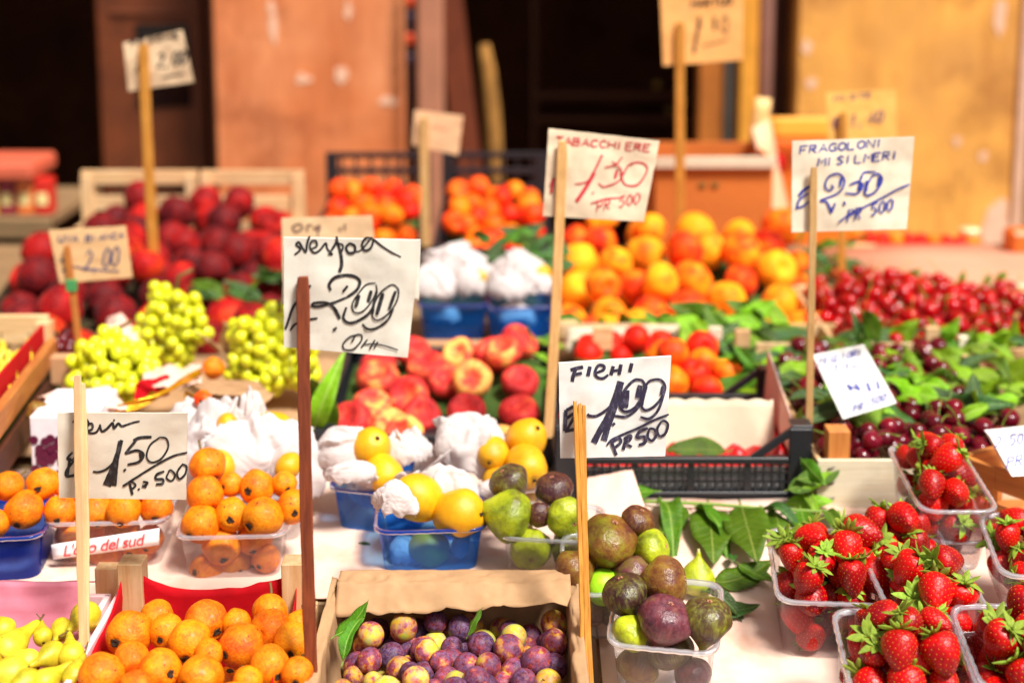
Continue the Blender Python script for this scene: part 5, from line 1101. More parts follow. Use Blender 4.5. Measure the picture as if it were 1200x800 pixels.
face('side_flap', ((880, 150, 2.9), (898, 140, 3.04), (930, 290, 3.04), (912, 290, 2.9)), matte('pinkish_card', lin(246, 190, 150), .6, 14, .12)); face('corner_flap', ((886, 114, 3.02), (903, 116, 3.02), (896, 175, 3.02), (876, 175, 3.02)), matte('pale_orange_card', lin(250, 200, 130), .6, 14, .1))
a, b, c_, d = at(908, 182, 3.03), at(918, 180, 3.03), at(922, 200, 3.03), at(910, 202, 3.03); MB().sheet(lambda u, v: a.lerp(b, u).lerp(d.lerp(c_, u), v), 2, 2, .004).obj('red_print', REDT, ob)
# broad slab and things on it
sl = tag(MB().sheet(lambda u, v: (lerp(at(985, 290, 2.75).x, 1.5, u), lerp(2.5, 2.95, v), lerp(at(1100, 352, 2.5).z, at(1100, 286, 2.95).z, v)), 4, 4, .02).obj('display_board', matte('pinkish_brown_board', lin(206, 150, 122), .7, 12, .08)), 'pinkish brown display board sloping behind the cherries', 'board')
for i in range(9):
    px = 1004 + i * 15; v = at(px, 279 + i * .8, 2.97); o = put(K_APRI, v, .019, None, 'red fruit in a row on the board', (.72 if i % 3 else .4, .5)); o['_r'] = .019
    o['label'] = f'red fruit lying at the top of the display board, {ordinal(i)} from the left'; del o['_r']
plank('wood_strip', at(985, 292, 2.94), at(1150, 297, 2.94), .03, .022, WOOD); tag(bpy.data.objects['wood_strip'], 'wooden strip along the top of the display board', 'strip')
jr = thing('glass_jar', 'amber jar with a pale lid behind the display board', 'jar', at(1135, 290, 2.98)); p = at(1135, 292, 2.98)
MB().rings([[(cos(j * .3927) * q, sin(j * .3927) * q, z) for j in range(16)] for q, z in ((.004, 0), (.02, 0), (.022, .004), (.022, .03), (.019, .035))], cap0=True, cap1=True, M=Matrix.Translation(p)).obj('jar_body', plain('amber_glass', lin(226, 140, 40), .2), jr)
MB().rings([[(cos(j * .3927) * q, sin(j * .3927) * q, z) for j in range(16)] for q, z in ((.004, .035), (.021, .0351), (.021, .045), (.004, .046))], M=Matrix.Translation(p)).obj('jar_lid', plain('pale_lid', lin(246, 224, 170), .4), jr)
tag(MB().box(at(1196, 290, 2.9), (.06, .06, .08), b=.008).obj('orange_packet', plain('orange_packet', lin(220, 110, 40), .4), smooth=False), 'orange packet at the picture edge by the yellow pier', 'packet')

# ================================================================ leaves
# walnut sprig lying on the table paper behind the figs
ra = random.Random(4); sp = [(690, 598), (730, 592), (780, 594), (830, 596), (880, 600), (930, 603), (985, 606)]
def bp(px, py): 
    v = onz(px, py, TZ); 
    for _ in range(6): v = onz(px, py, min(TZ, bz(v.y)) + .009)
    return v
sg_ = thing('leafy_sprig', 'green leafy sprig lying along the pale paper behind the figs', 'leaf sprig', bp(840, 600))
MB().tube(interp([bp(*p) + Vector((0, 0, .006)) for p in sp], 24), .0022, 6).obj('stalk', STEMG, sg_)
for (b0, tip, k, up) in (((700, 596), (772, 580 + 8), 0, .3), ((728, 600), (700, 640), 1, .2), ((775, 594), (792, 655), 0, .2), ((800, 596), (776, 640), 0, .2), ((830, 598), (836, 668), 0, .2), ((815, 600), (858, 650), 0, .1), ((868, 598), (884, 672), 0, .3), ((862, 600), (876, 630), 2, .2), ((905, 602), (920, 650), 0, .2), ((938, 602), (950, 645), 0, .2), ((968, 604), (985, 640), 0, .2), ((700, 600), (740, 605), 1, .3), ((895, 600), (940, 628), 2, .2)):
    A, B = bp(*b0), bp(*tip); d = B - A; L = d.length; d.z += up * L * .5; leaf(A + Vector((0, 0, .006)), L * 1.05, d, (rnd.gauss(0, .25), -.25, 1), k, parent=sg_)
lv = []
for (b0, tip, k) in (((838, 690), (900, 672), 0), ((815, 700), (872, 728), 2), ((865, 668), (905, 690), 0), ((835, 718), (885, 722), 2), ((390, 655), (455, 660), 2), ((400, 668), (440, 650), 2), ((196, 640), (232, 668), 2), ((218, 690), (190, 668), 2), ((300, 690), (335, 700), 0)):
    A, B = bp(*b0), bp(*tip); d = B - A; lv.append(leaf(A + Vector((0, 0, .008)), d.length * 1.1, d, (0, -.3, 1), k, 'loose leaves on the table'))
for i in range(9):
    A = bp(ra.uniform(700, 1010), ra.uniform(640, 720)); d = Vector((ra.uniform(-1, 1), ra.uniform(-1, 1), .15)); lv.append(leaf(A + Vector((0, 0, .005)), ra.uniform(.012, .026), d, (0, 0, 1), ra.choice((0, 1, 2)), 'loose leaves on the table'))
label_heap(lv, 'dark green leaf on the table paper', '')
# leaves among cherries and along the crates
def strew(n, box, Y0, Y1, Lr, ks, seed, grp, lab, where, lift=.0, upz=.6):
    """Leaves whose middles fall in a photo box that is laid between depths Y0 (bottom) and Y1 (top)."""
    g = random.Random(seed); out = []
    for i in range(n):
        px, py = g.uniform(box[0], box[2]), g.uniform(box[1], box[3]); Y = lerp(Y1, Y0, (py - box[1]) / (box[3] - box[1])); L = g.uniform(*Lr); a = g.uniform(0, 6.28)
        d = Vector((cos(a), sin(a) * .5 - .15, g.gauss(.15, .35))); p = at(px, py, Y) + Vector((0, 0, lift)) - d.normalized() * L * .5
        out.append(leaf(p, L, d, (g.gauss(0, .5), -.6 + g.gauss(0, .35), upz + g.random() * .5), g.choice(ks), grp))
    label_heap(out, lab, where); return out
strew(44, (925, 455, 1200, 508), 1.70, 1.90, (.06, .10), (0, 1, 1, 1, 2), 61, 'leaves among the dark cherries', 'green leaf', 'among the dark cherries', .022)
strew(36, (955, 414, 1200, 455), 1.90, 2.08, (.06, .10), (0, 1, 1, 1, 2), 62, 'leaves between dark and red cherries', 'green leaf', 'between dark and red cherries', .026)
strew(34, (800, 372, 950, 440), 2.0, 2.2, (.06, .11), (0, 0, 1, 2), 63, 'leaves beside the yellow peaches', 'green leaf', 'below the yellow peaches', .01)
strew(22, (860, 425, 955, 475), 1.88, 2.0, (.06, .10), (0, 0, 1, 2), 64, 'leaves behind the black crate corner', 'green leaf', 'behind the black crate corner', .012)
strew(26, (560, 268, 665, 312), 2.36, 2.5, (.05, .08), (0, 2, 2), 65, 'leaves before the apricot crates', 'green leaf', 'before the apricot crates', .0)
strew(22, (950, 265, 1010, 345), 2.42, 2.75, (.05, .08), (2, 2, 0), 66, 'leaves beside the heap of peaches', 'dark green leaf', 'beside the peach heap', .0)
strew(18, (655, 372, 850, 386), 2.2, 2.24, (.05, .07), (0, 1), 67, 'leaves along the peach crate', 'green leaf', 'along the peach crate edge', .0)
strew(14, (230, 320, 345, 365), 2.26, 2.4, (.06, .08), (2, 2, 0), 68, 'leaves among the red peaches', 'dark green leaf', 'among the red peaches', .0)
strew(10, (600, 400, 660, 470), 1.95, 2.1, (.04, .06), (1, 0), 69, 'leaves among the flat peaches', 'green leaf', 'among the flat peaches', .01)
strew(6, (945, 545, 962, 590), 1.592, 1.594, (.05, .06), (0, 1), 70, 'leaves hanging by the pale crate', 'green leaf', 'hanging by the pale crate', .0)
SPEC = [((1055, 332), (1078, 316), 2.46, 1, 'bright green leaf tip standing before the pinkish board'), ((1123, 334), (1130, 318), 2.46, 1, 'leaf tip beside the pinkish board, third from the right'), ((1155, 334), (1160, 320), 2.46, 1, 'leaf tip beside the pinkish board, second from the right'), ((1170, 334), (1177, 316), 2.46, 1, 'leaf tip beside the pinkish board, rightmost of its row'), ((1030, 400), (1012, 362), 2.03, 0, 'upright green leaf before the bright red cherries'), ((1008, 405), (1002, 370), 2.03, 2, 'dark upright leaf beside the bright red cherries'), ((1100, 405), (1124, 374), 2.02, 1, 'bright leaf standing up in front of the red cherries'), ((1160, 410), (1180, 388), 2.02, 1, 'bright leaf standing before the red cherries at the edge'),
        ((368, 505), (396, 425), 1.76, 1, 'long narrow green blade standing behind the reddish stick'), ((860, 405), (893, 440), 1.96, 0, 'pale green leaf arching over the black crate'), ((380, 520), (366, 440), 1.78, 0, 'dark blade leaf beside the reddish stick'),
        ((1062, 478), (1086, 450), 1.82, 1, 'bright leaf beside the white tilted sign'), ((1110, 470), (1140, 446), 1.84, 1, 'bright leaf standing among the dark cherries'), ((1170, 470), (1215, 460), 1.84, 0, 'broad green leaf at the picture edge above the sign')]
for (b0, tip, Y, k, lab) in SPEC:
    A, B = at(*b0, Y), at(*tip, Y - .02); o = leaf(A, (B - A).length * 1.05, B - A, (0, -1, .3), k, 'single leaves standing out'); o['label'] = lab; del o['_r']
for i, (px, py, Y, s, m) in enumerate(((870, 396, 2.05, .022, WOOD), (838, 392, 2.08, .02, WOOD_W), (1092, 392, 2.02, .02, WOOD), (1128, 400, 2.02, .014, WOOD_W), (1135, 425, 1.94, .018, WOOD), (706, 376 + 20, 2.1, .03, WOOD))):
    tag(MB().box(at(px, py, Y), (s, .012, s * 1.2), b=.001).obj('wood_block', m, smooth=False), ('brown crate post end below the yellow peaches', 'whitish crate post end beside the yellow peaches', 'crate post end between leaf and red cherries', 'small white crate end before the red cherries', 'slanted crate end among the cherry leaves', 'crate post end above the FICHI sign')[i], 'crate post')
# ================================================================ price signs with hand lettering
GL = {'A': ['0,0 2,6 4,0', '.8,2.2 3.2,2.2'], 'B': ['0,0 0,6 3,5.6 3,3.6 0,3.2', '0,3.2 3.6,2.6 3.2,.2 0,0'], 'C': ['3.6,5 2,6 .4,4.5 .2,2 1.4,.1 3.6,.8'], 'E': ['3.4,6 0,6 0,0 3.4,0', '0,3.1 2.6,3.1'], 'F': ['3.4,6 0,6 0,0', '0,3.1 2.6,3.1'],
      'G': ['3.6,5 2,6 .4,4.5 .2,2 1.4,.1 3.6,.6 3.6,2.6 2.2,2.6'], 'H': ['0,0 0,6', '3.6,0 3.6,6', '0,3 3.6,3'], 'I': ['1,0 1,6'], 'K': ['0,0 0,6', '3.4,6 0,3 3.4,0'], 'L': ['0,6 0,0 3.2,0'], 'M': ['0,0 .3,6 2,2.6 3.7,6 4,0'], 'N': ['0,0 0,6 3.6,0 3.6,6'],
      'O': ['1.8,6 .2,4.6 .2,1.4 1.8,0 3.4,1.4 3.4,4.6 1.8,6'], 'P': ['0,0 0,6 3,5.6 3,3.4 0,3'], 'R': ['0,0 0,6 3,5.6 3,3.6 0,3.1', '1,3.1 3.4,0'], 'S': ['3.4,5.2 1.8,6 .3,4.8 1.8,3.2 3.4,1.6 1.8,0 .2,.8'], 'T': ['0,6 3.8,6', '1.9,6 1.9,0'], 'U': ['0,6 .2,1.2 1.8,0 3.4,1.2 3.6,6'], 'V': ['0,6 1.8,0 3.6,6'],
      '0': ['1.8,6 .2,4.6 .2,1.4 1.8,0 3.4,1.4 3.4,4.6 1.8,6'], '1': ['.2,4.4 1.6,6 1.4,0'], '2': ['.2,4.8 1.6,6 3.2,4.8 2.6,3 0,0 3.6,.1'], '3': ['.2,5.6 2,6 3,4.8 1.4,3.3 3.2,2 2,.1 0,.5'], '4': ['2.4,0 2.6,6 0,2 3.8,2'], '5': ['3.4,6 .6,6 .3,3.4 2.4,3.7 3.2,1.8 1.8,0 0,.6'], '9': ['3.2,4.6 1.6,3 .3,4.6 1.8,6 3.2,4.6 3,0'], '€': ['3.4,5.2 2,6 .6,4.5 .5,1.5 2,0 3.4,.8', '0,3.6 2.6,3.6', '0,2.4 2.4,2.4'], '.': ['1,0 1,.5'], ',': ['1.2,.6 .6,-1'], ' ': [], '/': ['0,-1 3.6,7']}
def words(txt, x0, y0, x1, y1, h, w_, slant=.15, jit=.25, seed=1):
    """Block lettering written from (x0,y0) to (x1,y1) on the base line, as strokes in the same units."""
    g = random.Random(seed); n = len(txt); dx, dy = (x1 - x0) / n, (y1 - y0) / n; out = []; ang = math.atan2(y1 - y0, x1 - x0)
    for i, ch in enumerate(txt):
        for s in GL.get(ch, []):
            pts = []
            for q in s.split():
                a, b = [float(k) for k in q.split(',')]; a = a / 4.8 * abs(dx) * 1.05 + b / 6 * h * slant + g.gauss(0, jit); b = -b / 6 * h + g.gauss(0, jit)
                pts.append((x0 + dx * i + a * cos(ang) - b * sin(ang) * 0, y0 + dy * i + b + a * sin(ang)))
            out.append((w_, pts, False))
    return out
def strokes_mesh(strokes, place, name, mat, lift):
    m = MB()
    for k, st_ in enumerate(strokes):
        w_, pts, sm = st_[0], st_[1], (st_[2] if len(st_) > 2 else True); taper = st_[3] if len(st_) > 3 else .25
        P = interp(pts, max(8, len(pts) * 7)) if sm and len(pts) > 2 else interp(pts, (len(pts) - 1) * 6) if sm else [Vector(p) for p in pts]
        n = len(P); g = random.Random(k * 7 + n); wd = w_ if isinstance(w_, (tuple, list)) else (w_, w_); L, Rr = [], []
        for i, p in enumerate(P):
            d = (P[min(i + 1, n - 1)] - P[max(i - 1, 0)]); d = d.normalized() if d.length > 1e-9 else Vector((1, 0)); q = Vector((-d[1], d[0])); t = i / (n - 1)
            hw = lerp(wd[0], wd[1], t) / 2 * (1 - taper * (abs(2 * t - 1) ** 6)) * (1 + .06 * g.uniform(-1, 1)); L.append(p + q * hw); Rr.append(p - q * hw)
        a = [place(x[0], x[1], lift + k * .00002) for x in L]; b = [place(x[0], x[1], lift + k * .00002) for x in Rr]; o = len(m.v)
        m.add(a + b, [(i, i + 1, n + i + 1, n + i) for i in range(n - 1)])
    return m.mesh(name, mat)
def ink(name, c, fade=.5):
    """Marker ink that thins out in places: flat print."""
    t = NT(name); v = t.coord(); f = t.noise(320, 3, .7, vec=t.stretch(v, (1, 1, .45))); col = t.mix(t.math('MULTIPLY', t.ramp(f, [(.52, (0, 0, 0)), (.72, (1, 1, 1))]), fade), c, tuple(min(1, k * 2.2 + .14) for k in c[:3]) + (1,))
    t.p(Base_Color=col, Roughness=.55); return t.mat
INK_K, INK_P, INK_B, INK_R = ink('black_marker', lin(28, 24, 28)), ink('purplish_marker', lin(44, 38, 62), .6), ink('blue_marker', lin(34, 50, 150), .5), ink('red_marker', lin(196, 40, 56), .4)
def cardm(name, c, stain_tint=.25, sc=lin(180, 150, 120)): return paper_mat(name, c, .08, amt=.03, bump=.15, nscale=70, stain_tint=(26, stain_tint, sc))
def sign(lab, corners, Y, mat, strokes, inkm, stick=None, thick=.0022, zoom=(0, 0, 1), bend=.0025, seed=1, dY=(0, 0, 0, 0), back=False, stick_mat=WOOD_S, split=False, tape=None, Ys=None, inks=None):
    """corners TL,TR,BR,BL and strokes in zoomed photo pixels; the card stands upright at depth Y on its stick."""
    ox, oy, k = zoom; cs = [(x / k + ox, y / k + oy) for x, y in corners]; (ax, ay), (bx, by), (cx, cy), (dx, dy) = cs; so = Vector((seed * 3.1, seed, 0))
    base = at(*(stick[1] if stick else cs[3]), Ys or Y); t = thing('price_sign', lab, 'price sign', base, group='hand lettered price signs')
    def place(px, py, lift=0.):
        px, py = px / k + ox, py / k + oy; n = noise.noise(Vector((px * .022, py * .022, 0)) + so) + .35 * (1 - 2 * abs(noise.noise(Vector((px * .05, py * .05, 4)) + so)))
        u = sat((px - ax) / max(bx - ax, 1)); v = sat((py - ay) / max(dy - ay, 1)); yy = Y + lerp(lerp(dY[0], dY[1], u), lerp(dY[3], dY[2], u), v)
        return at(px, py, yy - bend * n - lift)
    def fn(u, v):
        g = lambda a, b, c, d: lerp(lerp(a, b, u), lerp(d, c, u), v)
        j = .5 * noise.noise(Vector((u * 9, v * 9, seed))) if u in (0, 1) or v in (0, 1) else 0
        return place((g(ax, bx, cx, dx) + j - ox) * k, (g(ay, by, cy, dy) + j * .7 - oy) * k)
    m = MB(); nu, nv = 22, 18
    # front face towards the viewer, real thickness behind
    P = lambda u, v: fn(u, v)
    m.sheet(lambda u, v: P(1 - u, v), nu, nv, 0); F0 = len(m.v); W = nu + 1; N = F0
    bv = [Vector(p) + Vector((0, thick, 0)) for p in m.v]; m.v += [tuple(p) for p in bv]
    f = [(N + j * W + i, N + j * W + W + i, N + j * W + W + i + 1, N + j * W + i + 1) for j in range(nv) for i in range(nu)]
    rim = [i for i in range(W)] + [j * W + nu for j in range(1, nv + 1)] + [nv * W + i for i in range(nu - 1, -1, -1)] + [j * W for j in range(nv - 1, 0, -1)]
    f += [(b, a, N + a, N + b) for a, b in zip(rim, rim[1:] + rim[:1])]; m.f += f; m.m += [0] * len(f)
    card = m.obj('card', mat, t, smooth=True); card.data.set_sharp_from_angle(angle=R(38))
    for i, (st_, im) in enumerate([(strokes, inkm)] + (inks or [])):
        if st_: link('handwriting', strokes_mesh(st_, place, 'handwriting', im, .0005), card)
    if stick:
        (sx0, sy0), (sx1, sy1), wpx = stick; Yt = Y + (.006 if back else -.0065); a, b = at(sx0, sy0, Yt), at(sx1, sy1, Ys or Y); w_ = wpx / F * depth(a)
        if split:
            d = (b - a).normalized()
            for j in (-1, 0, 1): stick_part('stick', a + Vector((j * w_ * .33, 0, -.002 * (j + 1))), b + Vector((j * w_ * .33, 0, 0)), w_ * .31, w_ * .5, stick_mat, t, seed * 9 + j)
        else: stick_part('stick', a, b, w_, w_ * .4, stick_mat, t, seed * 9)
        if tape: 
            q = a.lerp(b, tape); plank('green_tape', q + Vector((0, 0, .009)), q - Vector((0, 0, .009)), w_ * 1.5, w_ * .9, plain('green_tape', lin(70, 150, 90), .4), t, up=(0, -1, 0))
    return t
# 1 NESPOLA 2,00
Z1 = (320, 260, 4.7056)
S1 = [(13, [(118, 182), (150, 152), (128, 126), (142, 112), (162, 142), (180, 166), (188, 122), (198, 86), (206, 84)]), (12, [(206, 152), (240, 134), (236, 106), (212, 108), (204, 142), (226, 170), (258, 156), (290, 118), (300, 150), (326, 178), (302, 178)]),
      (15, [(320, 160), (345, 120), (352, 92), (346, 80)]), ((13, 22), [(348, 84), (360, 130), (374, 180), (378, 235), (366, 278)]), (11, [(352, 118), (384, 128), (380, 160), (366, 168)]), (15, [(416, 122), (403, 142), (416, 170), (448, 166), (450, 134), (424, 120), (412, 130)]), (9, [(446, 164), (478, 160), (508, 130), (536, 96), (548, 84)]),
      (13, [(552, 92), (512, 90), (490, 126), (506, 158), (540, 142), (556, 92)]), ((14, 8), [(556, 96), (590, 126), (644, 162), (706, 194)]),
      (15, [(208, 348), (160, 410), (110, 470), (86, 540), (68, 592)]), (13, [(94, 598), (120, 566), (170, 544), (246, 530)]),
      (14, [(412, 352), (384, 386)]), (18, [(318, 378), (310, 344), (342, 306), (400, 294), (452, 302), (478, 330), (462, 374), (410, 414)]), (14, [(410, 414), (330, 446), (250, 466), (216, 462), (230, 446), (298, 446), (340, 478)]), ((15, 22), [(310, 450), (340, 480), (368, 534)]),
      (9, [(566, 336), (514, 346), (470, 396), (438, 450), (446, 496), (488, 496), (532, 454), (570, 384), (568, 344)]), (20, [(542, 378), (524, 442)]), (20, [(474, 402), (456, 470)]), (15, [(404, 470), (388, 530), (420, 556), (470, 544), (526, 506), (556, 460)]), (16, [(572, 380), (556, 450), (548, 510)]),
      (9, [(640, 350), (592, 390), (560, 450), (546, 508), (572, 542), (630, 510), (680, 442), (692, 376), (660, 346), (622, 362)]), (22, [(606, 392), (572, 512)]), (18, [(676, 380), (640, 482)]), (13, [(492, 562), (522, 590), (572, 584), (632, 540), (664, 478)]), (14, [(330, 598), (352, 582)]),
      (9, [(490, 620), (430, 630), (388, 670), (394, 702), (440, 702), (482, 662), (490, 630), (466, 620), (440, 640)]), (8, [(430, 664), (450, 640)]), (10, [(486, 692), (520, 648)]), (10, [(532, 702), (562, 650)]), (10, [(578, 660), (556, 698)]), (8, [(500, 676), (556, 672), (604, 680), (640, 690), (690, 706)])]
M_C1 = cardm('cream_card', lin(232, 224, 210), .3); M_C2 = cardm('white_sign_card', lin(238, 236, 232), .2); M_C3 = cardm('greyish_card', lin(222, 210, 192), .25)
sign('cream NESPOLA sign priced 2,00 on a red brown stick', [(58, 88), (812, 102), (742, 748), (60, 690)], 1.20, M_C1, S1, INK_K, ((355, 325), (365, 793), 15), zoom=Z1, seed=2, stick_mat=WOOD_R, Ys=1.17, thick=.004)
# back fold of that sign
sheet_thing('folded_card', 'folded back half of the cream NESPOLA card', 'card', (at(332, 284, 1.211), at(493, 283, 1.211), at(491, 352, 1.214), at(330, 356, 1.214)), M_C1, amp=.001, seed=4)
# 2 FICHI 1,00
Z2 = (640, 410, 5.7125)
S2 = [(24, [(164, 134), (206, 122), (248, 114)], True, .0), (24, [(200, 122), (184, 166), (174, 212)], True, 0), (20, [(180, 166), (240, 154)], True, 0), (26, [(294, 110), (280, 174)], True, 0), (20, [(338, 152), (384, 132), (386, 106), (350, 104), (328, 146), (340, 180), (380, 190), (416, 166)]), (24, [(450, 108), (434, 168)], True, 0), (24, [(502, 96), (488, 166)], True, 0), (18, [(440, 142), (506, 130)], True, 0), (24, [(574, 88), (560, 148)], True, 0),
      ((30, 44), [(492, 208), (470, 290), (440, 372), (410, 450), (360, 540), (318, 622)], True, 0), ((22, 44), [(512, 214), (480, 330), (440, 450), (412, 520), (386, 606)], True, 0), (20, [(480, 330), (440, 368), (400, 404), (340, 440), (290, 440), (278, 426)]), (24, [(446, 490), (458, 502)], True, 0),
      (20, [(642, 200), (590, 202), (532, 260), (496, 330), (500, 392), (540, 412), (600, 380), (646, 300), (660, 236), (640, 198)]), (44, [(538, 268), (528, 386)], True, .1), (26, [(512, 300), (510, 390)], True, .1), (34, [(630, 236), (612, 320)], True, .1), (24, [(670, 240), (646, 330), (640, 370)], True, .1), (18, [(458, 440), (530, 446), (590, 412), (640, 352)]),
      (18, [(742, 194), (690, 210), (652, 270), (636, 358), (662, 402), (722, 378), (780, 308), (796, 242), (770, 202), (730, 194)]), (18, [(630, 448), (690, 458), (750, 402), (792, 284)]), (28, [(786, 240), (776, 300)], True, .1), (16, [(406, 638), (440, 600), (520, 562), (620, 520), (720, 470), (822, 430)]),
      (22, [(440, 622), (470, 704)], True, 0), (20, [(434, 622), (486, 590), (500, 616), (462, 652)]), (22, [(516, 668), (540, 582)], True, 0), (20, [(520, 592), (566, 572), (560, 602), (528, 622), (574, 648)]), (22, [(682, 522), (626, 546), (610, 584), (656, 580), (662, 618), (620, 636)]), (18, [(692, 524), (680, 580), (708, 606), (736, 572), (724, 532), (690, 524)]), (18, [(770, 478), (744, 530), (760, 576), (800, 556), (816, 500), (792, 474), (768, 480)]),
      (22, [(204, 368), (136, 402)], True, 0), (24, [(132, 400), (126, 542)], True, 0), (20, [(130, 462), (190, 420)], True, 0), (22, [(124, 544), (194, 530)], True, 0), (18, [(140, 534), (186, 450)], True, 0)]
sign('white FICHI sign priced 1,00 on a split wooden stick', [(84, 90), (838, 44), (797, 710), (95, 724)], 1.30, M_C2, S2, INK_P, ((679, 471), (689, 830), 16), zoom=Z2, seed=3, stick_mat=WOOD_Y, split=True, Ys=1.21, thick=.004)
# 3 PERIN 1.50
Z3 = (0, 420, 4.4458)
S3 = [(13, [(416, 306), (426, 345), (436, 388)], True, 0), (11, [(378, 334), (404, 308), (446, 314), (462, 340), (440, 360), (424, 354)]), (12, [(446, 380), (480, 366), (478, 338), (454, 350), (462, 384), (500, 384), (524, 346)]), (13, [(520, 342), (530, 378), (556, 366), (586, 336), (594, 362), (616, 338), (634, 352), (660, 344)]), (10, [(656, 346), (690, 334), (728, 326)]), (9, [(596, 316), (592, 326)]),
      (12, [(378, 488), (350, 520), (376, 528), (392, 512)]), (14, [(386, 530), (346, 584), (350, 612), (400, 606), (452, 604)]), (14, [(364, 516), (350, 620)], True, 0), ((18, 42), [(634, 424), (612, 500), (590, 570), (556, 662)], True, 0), ((14, 34), [(622, 428), (606, 540), (590, 662)], True, 0), (12, [(604, 528), (556, 574), (514, 590), (484, 588)]),
      (16, [(790, 408), (730, 412), (694, 426)]), (14, [(710, 424), (680, 460), (652, 496)]), (14, [(656, 494), (714, 478), (748, 500), (722, 538), (664, 552)]), (20, [(732, 490), (738, 520)], True, 0), (10, [(832, 410), (782, 450), (764, 510), (790, 540), (840, 520), (876, 462), (866, 416), (828, 410)]), (16, [(646, 576), (654, 584)], True, 0),
      (11, [(638, 664), (720, 612), (820, 550), (900, 508), (976, 488)]), (14, [(676, 652), (690, 708)], True, 0), (11, [(640, 664), (684, 642), (706, 660), (682, 684)]), (12, [(720, 676), (726, 684)], True, 0), (12, [(744, 640), (768, 646), (754, 662), (742, 664), (764, 668)]), (13, [(856, 586), (818, 602), (812, 626), (848, 628), (846, 650), (812, 654)]), (10, [(882, 584), (868, 620), (894, 636), (912, 606), (890, 580), (876, 590)]), (11, [(952, 548), (924, 590), (934, 626), (964, 602), (972, 562), (948, 548)])]
sign('greyish sign priced 1.50 on twin pale sticks', [(297, 284), (976, 284), (968, 735), (308, 725)], 1.27, M_C3, S3, INK_K, ((91, 441), (98, 755), 9.5), zoom=Z3, seed=5, Ys=1.22, stick_mat=WOOD)
t = bpy.data.objects['price_sign.002']; stick_part('stick', at(97, 449, 1.264), at(101, 752, 1.222), .0055, .003, WOOD, t, 77)
# 4 red 1,50
Z4 = (400, 0, 2.9625)
S4 = words('TABACCHIERE', 742, 500, 1078, 528, 26, 6, seed=4) + [(7, [(906, 538), (884, 584), (860, 630), (838, 668), (816, 698)], True, 0), (13, [(878, 600), (850, 650), (816, 700)], True, 0), (5, [(880, 606), (850, 632), (810, 640)]), (5, [(976, 545), (952, 572), (914, 582)]), (5, [(940, 560), (972, 590), (966, 626), (914, 648), (892, 636)]), (6, [(968, 600), (986, 640), (1030, 640), (1062, 590), (1044, 566), (1000, 572), (972, 620)]), (9, [(958, 590), (950, 620)]), (8, [(872, 668), (876, 672)], True, 0)] + words('PR 500', 886, 736, 1040, 704, 36, 5, seed=5) + [(5, [(866, 706), (920, 690), (980, 686)]), (9, [(728, 670), (736, 620)], True, 0), (6, [(724, 640), (760, 606)])]
sign('off white sign with red lettering priced 1,50 on a thin stick', [(720, 447), (1105, 490), (1050, 770), (700, 750)], 1.70, cardm('off_white_card', lin(236, 214, 184), .3), S4, INK_R, ((659, 166), (642, 512), 12), zoom=Z4, seed=6, bend=.005, dY=(0, 0, -.02, 0))
# 5 FRAGOLONI MISILMERI 2,50
Z5 = (900, 150, 6.1556)
S5 = words('FRAGOLONI', 228, 190, 850, 132, 56, 13, seed=6) + words('MISILMERI', 356, 278, 960, 222, 58, 13, seed=7) + [(22, [(306, 420), (258, 450), (222, 490)]), (16, [(290, 470), (226, 520), (206, 584)]), (14, [(204, 580), (250, 566), (300, 530)]), (14, [(456, 410), (470, 432), (436, 452), (412, 414), (440, 352), (506, 330), (550, 370), (540, 430), (490, 480), (380, 522), (430, 532)]), (20, [(530, 360), (520, 420)]), ((14, 22), [(420, 526), (444, 570), (460, 616)]), (16, [(458, 610), (486, 540)]), (14, [(776, 316), (692, 324), (662, 380), (588, 412)]), (14, [(590, 410), (650, 388), (684, 420), (640, 474), (556, 470)]), (34, [(676, 390), (660, 450)]), (24, [(716, 380), (704, 460)]), (15, [(752, 346), (706, 430), (704, 484), (762, 470), (812, 408), (822, 360), (790, 330), (744, 350)]), (22, [(806, 350), (796, 420)]), (18, [(548, 530), (556, 558)]), (13, [(508, 682), (600, 616), (700, 568), (850, 490), (940, 440), (1022, 406)])] + words('PR 500', 570, 680, 910, 590, 84, 14, seed=8)
sign('white FRAGOLONI sign in blue marker priced 2,50 on the crate stick', [(175, 97), (1057, 65), (1000, 730), (170, 752)], 1.655, cardm('ivory_card', lin(244, 230, 206), .2), S5, INK_B, ((954, 197), (948, 507), 8.5), zoom=Z5, seed=7, bend=.004, stick_mat=WOOD_S)
# 6 dark doorway sign
Z6 = (0, 0, 2.9625)
sign('dirty white sign before the brown door on a yellow stick', [(428, 150), (632, 105), (672, 285), (446, 318)], 2.48, cardm('dirty_card', lin(226, 196, 160), .4), words('PESCHE', 450, 160, 630, 130, 16, 6, seed=9) + words('2,00', 545, 236, 650, 222, 48, 10, seed=10) + words('€', 470, 256, 500, 252, 36, 8, seed=3) + [(5, [(560, 270), (640, 256)])], INK_K, ((168, 52), (181, 305), 12), zoom=Z6, seed=8, bend=.006, stick_mat=WOOD_Y)
# 7 grapes sign
sign('tan UVA sign priced 2,00 with green tape on its leaning stick', [(57, 270), (147, 265), (155, 325), (70, 332)], 2.0, cardm('tan_card', lin(232, 190, 140), .2), words('UVA', 68, 284, 92, 283, 8, 2.2, seed=11) + words('BIANCA', 100, 283, 146, 279, 7, 2, seed=12) + words('2,00', 98, 318, 140, 312, 24, 2.4, seed=13) + [(2, [(84, 312), (110, 316), (140, 318)]), (2.4, [(70, 306), (82, 302)]), (2, [(72, 318), (86, 312)])], ink('grey_blue_marker', lin(70, 70, 110)), ((78, 288), (94, 415), 8), seed=9, stick_mat=WOOD_O, tape=.36)
